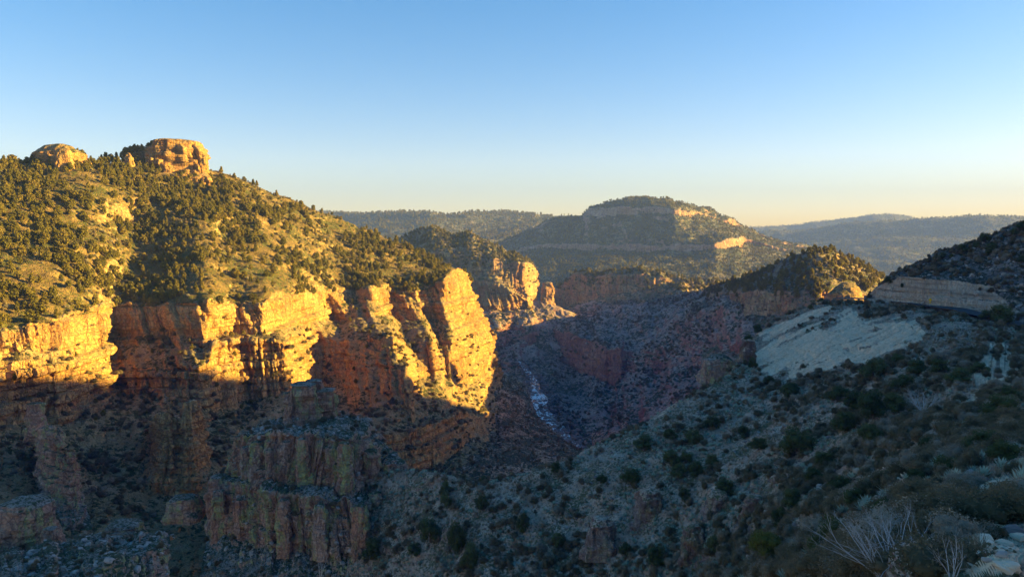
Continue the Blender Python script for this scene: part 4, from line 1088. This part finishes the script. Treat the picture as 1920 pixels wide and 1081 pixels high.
# trees of the sunlit hills
trees = []
def add_trees(o, n, hmin, hmax, nz, cond=None, dens=None, kinds=JUN):
    S = scatter(o, n, rng, nz, cond, dens=dens)
    for p in S:
        trees.append((p, rng.uniform(hmin, hmax) * (1.0 if rng.random() > .12 else 1.25), kinds[int(rng.integers(len(kinds)))]))
HILL = 'hill.001' if 'hill.001' in LANDS else 'hill'
print([k for k in LANDS])
add_trees('hill.001', 2700, 2.8, 6.4, 0.45, lambda x, y, P: P[..., 1] < 785, lambda x, y, P: cluster(P, 45, 300))
add_trees('cliff', 90, 2.2, 4.0, 0.62, lambda x, y, P: y < 800)
add_trees('spur', 420, 4, 7, 0.5, lambda x, y, P: y < 500, None)
add_trees('hill', 520, 4.5, 8.0, 0.45, lambda x, y, P: y < 560, None)
add_trees('canyon_wall', 420, 4, 7, 0.6, lambda x, y, P: y < 545, None)
add_trees('mesa', 5200, 4.5, 7.5, 0.62)
for rn in ('ridge', 'ridge.001', 'ridge.002'):
    add_trees(rn, 1700 if rn != 'ridge' else 500, 8, 14, 0.5)
for x, y, h in ((196, 300, 13), (204, 299, 17), (214, 300, 15), (224, 300, 18), (236, 296, 16), (242, 290, 18), (250, 286, 15), (258, 284, 17), (264, 282, 13), (272, 283, 15), (284, 276, 12), (290, 272, 11), (326, 268, 8), (228, 306, 14), (166, 300, 15), (176, 303, 13), (152, 288, 12), (160, 292, 14)):
    trees.append((px2w(x, y + 4, 630 if x > 180 else 590), h / F * 640, JUN[int(rng.integers(len(JUN)))]))
trees.sort(key=lambda t: -t[1] / t[0][1])
NI = 300 - len(NEAR_TREES) - 1
rest = {}
for i, (p, h, pr) in enumerate(trees):
    wdt = h * rng.uniform(0.85, 1.3)
    if i < NI:
        x, y = w2px(p)
        lit = 'olive green '
        take(pr, p - np.array([0, 0, 0.04 * h]), (wdt, wdt, h), rng.uniform(0, 6.28),
             ('pointed ' if 'pine' in pr.name else 'bushy ') + lit + ('tall ' if h > 6.2 else '') + ('pine ' if 'pine' in pr.name else 'juniper ') + where(x, y), 'tree', 'junipers and pines of the golden hill')
    else:
        rest.setdefault(pr.name, []).append((p, h))
for pr in JUN + OAK + [OAK_Y]:
    if pr.name not in USED:
        bpy.data.objects.remove(pr)
src = {pr.name: CHILD[pr.name][0] for pr in JUN}
gn_scatter('woodland', [(src[k_], np.array([p for p, h in v]), np.array([h for p, h in v])) for k_, v in rest.items()], label='the other junipers and pines of the hills and mesas')

print('# ---- scrub', round(time.time() - T0, 1))
# ---- scrub
SHR = []
for i in range(3):
    SHR.append(link('shrub', shrub_mesh(240 + i, 0.026, 3200, M_SHRUB)))
for i in range(2):
    SHR.append(link('sage_bush', shrub_mesh(250 + i, 0.022, 3600, M_SAGE)))
for o in SHR:
    CHILD[o.name] = []
shr = []
def add_shrubs(o, n, smin, smax, nz, cond=None, dens=None, sage=0.25):
    for p in scatter(o, n, rng, nz, cond, dens=dens):
        shr.append((p, rng.uniform(smin, smax), SHR[int(rng.integers(3))] if rng.random() > sage else SHR[3 + int(rng.integers(2))]))
tz = lambda x, y: talus_mask(x, y) > 0.25
nt = None
add_shrubs(nslope, 4200, 0.7, 2.5, 0.3, nt, lambda x, y, P: cluster(P, 16, 301) * (1 - tz(x, y)) * (0.35 + sstep(1350, 1650, x) * 0.9 + 0.5 * sstep(980, 1060, y)) / np.maximum(P[..., 1], 30) * 100)
add_shrubs(rhill, 480, 0.9, 2.4, 0.66, None, lambda x, y, P: cluster(P, 14, 302))
add_shrubs('cliff', 1500, 1.2, 3.6, 0.5, lambda x, y, P: y > 620, lambda x, y, P: cluster(P, 20, 303), 0.12)
add_shrubs('hill.001', 1700, 1.2, 2.8, 0.4, None, lambda x, y, P: cluster(P, 30, 304), 0.3)
add_shrubs('gorge_slope', 2600, 1.8, 4.5, 0.4, None, lambda x, y, P: cluster(P, 40, 305), 0.2)
add_shrubs('canyon_wall', 350, 2, 4.5, 0.5)
add_shrubs('spur', 900, 2, 5, 0.45, None, None, 0.15)
add_shrubs('hill', 700, 1.5, 3.5, 0.4)
add_shrubs('talus_slope', 700, 1.0, 2.8, 0.35)
add_shrubs('rock_pinnacle', 220, 0.7, 2.2, 0.55, None, None, 0.35)
add_shrubs('rock_ledge', 90, 0.6, 1.6, 0.5)
shr.sort(key=lambda t: -t[1] / t[0][1])
rest = {}
for i, (p, s, pr) in enumerate(shr):
    if i < 290:
        x, y = w2px(p)
        take(pr, p - np.array([0, 0, 0.06 * s]), (s * rng.uniform(1, 1.5), s * rng.uniform(1, 1.5), s), rng.uniform(0, 6.28),
             ('low ' if s < 1.4 else 'rounded ') + ('grey sage bush ' if 'sage' in pr.name else 'dark scrub bush ') + where(x, y), 'bush', 'scrub bushes of the near slopes')
    else:
        rest.setdefault(pr.name, []).append((p, s * 1.25))
srcs = {o.name: o for o in SHR}
gn_scatter('undergrowth', [(srcs[k_], np.array([p for p, h in v]), np.array([h for p, h in v])) for k_, v in rest.items()], label='low scrub covering the slopes and the gorge')

print('# ---- agaves', round(time.time() - T0, 1))
# ---- agaves
AG = []
for i in range(2):
    e = link('agave', agave_mesh(260 + i, M_AGAVE)); CHILD[e.name] = []; AG.append(e)
S = scatter(nslope, 2200, rng, 0.3, lambda x, y, P: P[..., 1] > 25, dens=lambda x, y, P: (1 - tz(x, y)) * cluster(P, 18, 310) * np.where(x < 1420, 1.0, 0.25) / np.maximum(P[..., 1], 40))
S = S[np.argsort(S[:, 1] + 60 * rng.random(len(S)))]
rp = [[], []]
for i, p in enumerate(S):
    s = rng.uniform(1.0, 2.1)
    if i < 290:
        x, y = w2px(p)
        take(AG[i % 2], p, (s, s, s), rng.uniform(0, 6.28), 'blue green agave rosette ' + where(x, y), 'agave', 'agaves of the near slope')
    else:
        rp[i % 2].append((p, s))
gn_scatter('agave_ground_cover', [(AG[j], np.array([p for p, s in rp[j]]), np.array([s for p, s in rp[j]])) for j in range(2)], label='the smaller agaves dotted over the saddle')
stalk0 = None
for i, (x, y, hh) in enumerate(((1510, 1044, 34), (1492, 1056, 26), (1293, 1079, 28), (1417, 1076, 24), (1454, 1079, 22), (1360, 1078, 20), (1376, 1079, 22), (1534, 1076, 26), (1845, 975, 30), (1880, 968, 22), (1608, 960, 16), (880, 930, 14), (1005, 930, 16), (1150, 985, 18), (1320, 835, 12))):
    P, N = at(nslope, x, y)
    if stalk0 is None:
        stalk0 = link('dead_agave_stalk', stalk_mesh(271)); CHILD[stalk0.name] = []
    s = hh / F * P[1] / 3.25
    take(stalk0, P, (s * 0.8, s * 0.8, s), rng.uniform(0, 6.28), 'thin dry agave stalk standing ' + where(x, y), 'agave stalk', 'dry agave stalks')

# ---- bare shrubs
for (x, y, w, h, sd, ns, lb) in ((1690, 1112, 200, 140, 281, 15, 'big pale leafless shrub at the bottom edge on the right'), (1742, 775, 78, 50, 283, 10, 'white leafless shrub among dark bushes above the buff boulders'),
                                 (1815, 1100, 90, 95, 285, 6, 'thin pale leafless shrub right of the big pale one at the bottom edge'), (588, 1098, 40, 62, 287, 4, 'few dead pale stems at the bottom edge below the pinnacle'),
                                 (1565, 620, 26, 18, 289, 7, 'small bare bush on the slope just under the road')):
    P, N = at('rock_pinnacle' if x < 640 else nslope, x, y)
    if x < 640:
        P = px2w(x, y, 170)
    e = link('bare_shrub', None, loc=P)
    hw = h / F * P[1]
    e.scale = (w / F * P[1] / 1.1, w / F * P[1] / 1.1, hw / 1.15)
    for c in bare_mesh(sd, ns, 5 if w > 150 else (4 if w > 60 else 3)):
        link('stem', c.mesh('stem', M_TWIG), e)
    tag(e, lb, 'shrub')

print('# ---- dry grass and rubble', round(time.time() - T0, 1))
# ---- dry grass and rubble
def grass_mesh(seed):
    r = np.random.default_rng(seed)
    V, Q = [], []
    for i in range(40):
        a, b = r.uniform(0, 6.28), r.uniform(0, 6.28)
        p = np.array([math.cos(a), math.sin(a), 0]) * r.uniform(0, .18)
        q = p + np.array([math.cos(b) * .22, math.sin(b) * .22, r.uniform(.3, .6)])
        sd = np.array([-math.sin(b), math.cos(b), 0]) * .022
        n = len(V)
        V += [p - sd, p + sd, q + sd * .3, q - sd * .3]; Q.append((n, n + 1, n + 2, n + 3))
    return mesh_np('grass_tuft', np.array(V), np.array(Q), M_GRASS)
gs = link('grass_tuft', grass_mesh(291)); tag(gs, kind='stuff', label='tuft of dry grass by the stony corner')
P, N = at(nslope, 1860, 1050); gs.location = P
S = scatter(nslope, 9000, rng, 0.25, lambda x, y, P: P[..., 1] > 38, dens=lambda x, y, P: cluster(P, 12, 311) * (1 - tz(x, y)) / np.maximum(P[..., 1], 25))
gn_scatter('dry_grass', [(gs, S, rng.uniform(0.5, 1.5, len(S)))], label='dry grass tufts between the bushes')

RK = [link('boulder', rock_mesh(320 + i, M_STONE2 if i < 2 else M_STONE)) for i in range(4)] 
DK = link('boulder', rock_mesh(330, M_STONE3))
TS = link('boulder', rock_mesh(333, M_STONE4))
for o in RK + [DK, TS]: CHILD[o.name] = []
BOUL = [(1690, 842, 20, 13, 0, 'larger lower one of the pair of buff boulders among bushes'), (1684, 832, 14, 10, 1, 'smaller upper one of the pair of buff boulders among bushes'), (1668, 848, 8, 6, 2, 'little stone just left of the pair of buff boulders'),
        (1622, 892, 20, 13, 1, 'single pale boulder below and left of the pair of buff boulders'), (1468, 899, 8, 6, 0, 'small pale stone above the yellow stained column'), (1430, 822, 8, 6, 2, 'small pale stone high on the near slope'),
        (1900, 1012, 22, 14, 1, 'orange tinted boulder at the right edge above the stony corner'), (1868, 1052, 26, 14, 3, 'flat grey stone in the bottom right corner, leftmost'), (1880, 1068, 24, 10, 2, 'flat white stone at the bottom of the right corner'),
        (1905, 1055, 28, 14, 3, 'grey slab by the right edge in the bottom corner'), (1845, 1046, 16, 9, 2, 'small grey stone left of the corner slabs'), (1912, 1040, 18, 12, 0, 'buff stone at the right edge in the stony corner'),
        (1835, 1025, 16, 10, 3, 'grey stone above the bottom right corner'), (1862, 1024, 20, 12, 0, 'buff stone above the corner slabs'), (1590, 858, 9, 6, 2, 'small pale stone right of the big round bush'),
        (1000, 905, 7, 5, 0, 'pale stone on the low saddle crest'), (955, 925, 7, 5, 2, 'pale stone just under the low point of the saddle'), (945, 1035, 8, 6, 3, 'grey stone low on the near slope below the saddle')]
for x, y, w, h, v, lb in BOUL:
    P, N = at(nslope, x, y)
    take(RK[v], P + np.array([0, 0, 0.1 * h / F * P[1]]), (w / F * P[1], w / F * P[1], h / F * P[1] * 1.5), rng.uniform(0, 6.28), lb, 'boulder', None)
tal = lambda x, y, P: talus_mask(x, y) > 0.45
S1 = scatter(nslope, 7000, rng, 0.2, lambda x, y, P: x > 1180, dens=lambda x, y, P: tz(x, y) / np.maximum(P[..., 1], 25))
S2 = scatter(nslope, 5000, rng, 0.2, nt, dens=lambda x, y, P: cluster(P, 14, 312) * (1 - tz(x, y)) / np.maximum(P[..., 1], 25))
S3 = scatter('rock_pinnacle', 900, rng, 0.45)
S4 = scatter('rock_ledge', 260, rng, 0.4)
S5 = scatter(rhill, 500, rng, 0.5)
sz = lambda S, a, b: a + (b - a) * rng.random(len(S)) ** 4
P, N = at(nslope, 1560, 694)
take(TS, P, (2.2, 2.0, 1.8), 0.4, 'buff boulder at the lower edge of the pale talus fans', 'boulder', None)
gn_scatter('rubble', [(TS, S1, sz(S1, .12, .7)), (RK[3], np.concatenate([S3, S4, S5]), sz(np.concatenate([S3, S4, S5]), .4, 2.2)),
                      (DK, S2[:3000], sz(S2[:3000], .25, 1.3)), (RK[3], S2[3000:], sz(S2[3000:], .25, 1.3))], label='loose stones of the talus fans and slopes')
# river boulders
rs = []
for i in range(len(RL) - 1):
    for j in range(60):
        f, t = rng.random(), rng.random() * 2.6 - .6
        a = RL[i] * (1 - f) + RL[i + 1] * f; b = RR[i] * (1 - f) + RR[i + 1] * f
        rs.append(a * (1 - t) + b * t)
rs = np.array(rs)
P, N = at('gorge_slope', 1085, 842)
take(DK, P, (8, 8, 9), 0, 'dark boulder at the near end of the visible river', 'boulder', None)
gn_scatter('river_rocks', [(DK, rs, sz(rs, 1.5, 8))], label='dark rocks in the river bed')

print('# ---- yellow warning sign', round(time.time() - T0, 1))
# ---- yellow warning sign by the road
P = px2w(1749, 571, 266)
sg = link('road_sign', None, loc=P)
M_SY = plain_mat('yellow_sign_face', (0.75, 0.42, 0.015), (0.80, 0.46, 0.02), 1.0, 0.5)
M_SM = plain_mat('galvanised_post', (0.35, 0.35, 0.35), (0.42, 0.42, 0.42), 3.0, 0.5)
def box(a, b):
    c = np.array([[x, y, z] for x in (a[0], b[0]) for y in (a[1], b[1]) for z in (a[2], b[2])], float)
    return c, np.array([(0, 1, 3, 2), (4, 6, 7, 5), (0, 4, 5, 1), (2, 3, 7, 6), (0, 2, 6, 4), (1, 5, 7, 3)])
m = MB(); m.add(*box((-.05, 0, -.5), (.05, .08, 2.3))); link('post', m.mesh('post', M_SM, False), sg)
m = MB(); V, Q = box((-.48, -.04, -.48), (.48, -.01, .48)); c45 = math.sqrt(.5)
V = np.stack([V[:, 0] * c45 - V[:, 2] * c45, V[:, 1], V[:, 0] * c45 + V[:, 2] * c45 + 1.75], 1); m.add(V, Q); link('diamond_panel', m.mesh('diamond_panel', M_SY, False), sg)
m = MB(); m.add(*box((-.32, -.04, .45), (.32, -.01, 1.0))); link('speed_plate', m.mesh('speed_plate', M_SY, False), sg)
tag(sg, 'yellow diamond warning sign with a plate below it beside the road', 'road sign')

# ---- plants whose look and neighbours are the same are told apart by their order
ORD = ['first', 'second', 'third', 'fourth', 'fifth', 'sixth', 'seventh', 'eighth', 'ninth', 'tenth', 'eleventh', 'twelfth', 'thirteenth', 'fourteenth', 'fifteenth', 'sixteenth', 'seventeenth', 'eighteenth', 'nineteenth', 'twentieth'] + ['twenty-' + w for w in ('first', 'second', 'third', 'fourth', 'fifth', 'sixth', 'seventh', 'eighth', 'ninth')] + ['thirtieth'] + ['thirty-' + w for w in ('first', 'second', 'third', 'fourth', 'fifth', 'sixth', 'seventh', 'eighth', 'ninth')]
same = {}
for o in COL.objects:
    if o.parent is None and 'category' in o and 'label' in o:
        same.setdefault(o['label'], []).append(o)
for lb, os_ in same.items():
    if len(os_) < 2: continue
    os_.sort(key=lambda o: o.location.x / o.location.y)
    for i, o in enumerate(os_):
        pre = 'leftmost' if i == 0 else ('rightmost' if i == len(os_) - 1 else ('middle' if len(os_) == 3 else ORD[min(i, len(ORD) - 1)] + ' from left'))
        o['label'] = pre + ' ' + lb

# ------------------------------------------------------------------ haze
V, Q = box((-14000, -1500, -446), (14000, 9800, 600))
hz = bpy.data.materials.new('haze')
hz.use_nodes = True
ht = hz.node_tree
ht.nodes.remove(ht.nodes['Principled BSDF'])
pv = ht.nodes.new('ShaderNodeVolumePrincipled')
pv.inputs['Color'].default_value = (0.22, 0.34, 0.95, 1)
pv.inputs['Density'].default_value = 0.00009
pv.inputs['Anisotropy'].default_value = 0.0
ht.links.new(pv.outputs[0], ht.nodes['Material Output'].inputs['Volume'])
tag(link('haze', mesh_np('haze', V, Q, hz, False)), 'thin blue evening haze filling the canyon', kind='stuff')
print('T', round(time.time() - T0, 1), 'objects', len(bpy.data.objects), 'lands', {k_: v[0][0].shape for k_, v in LANDS.items()})
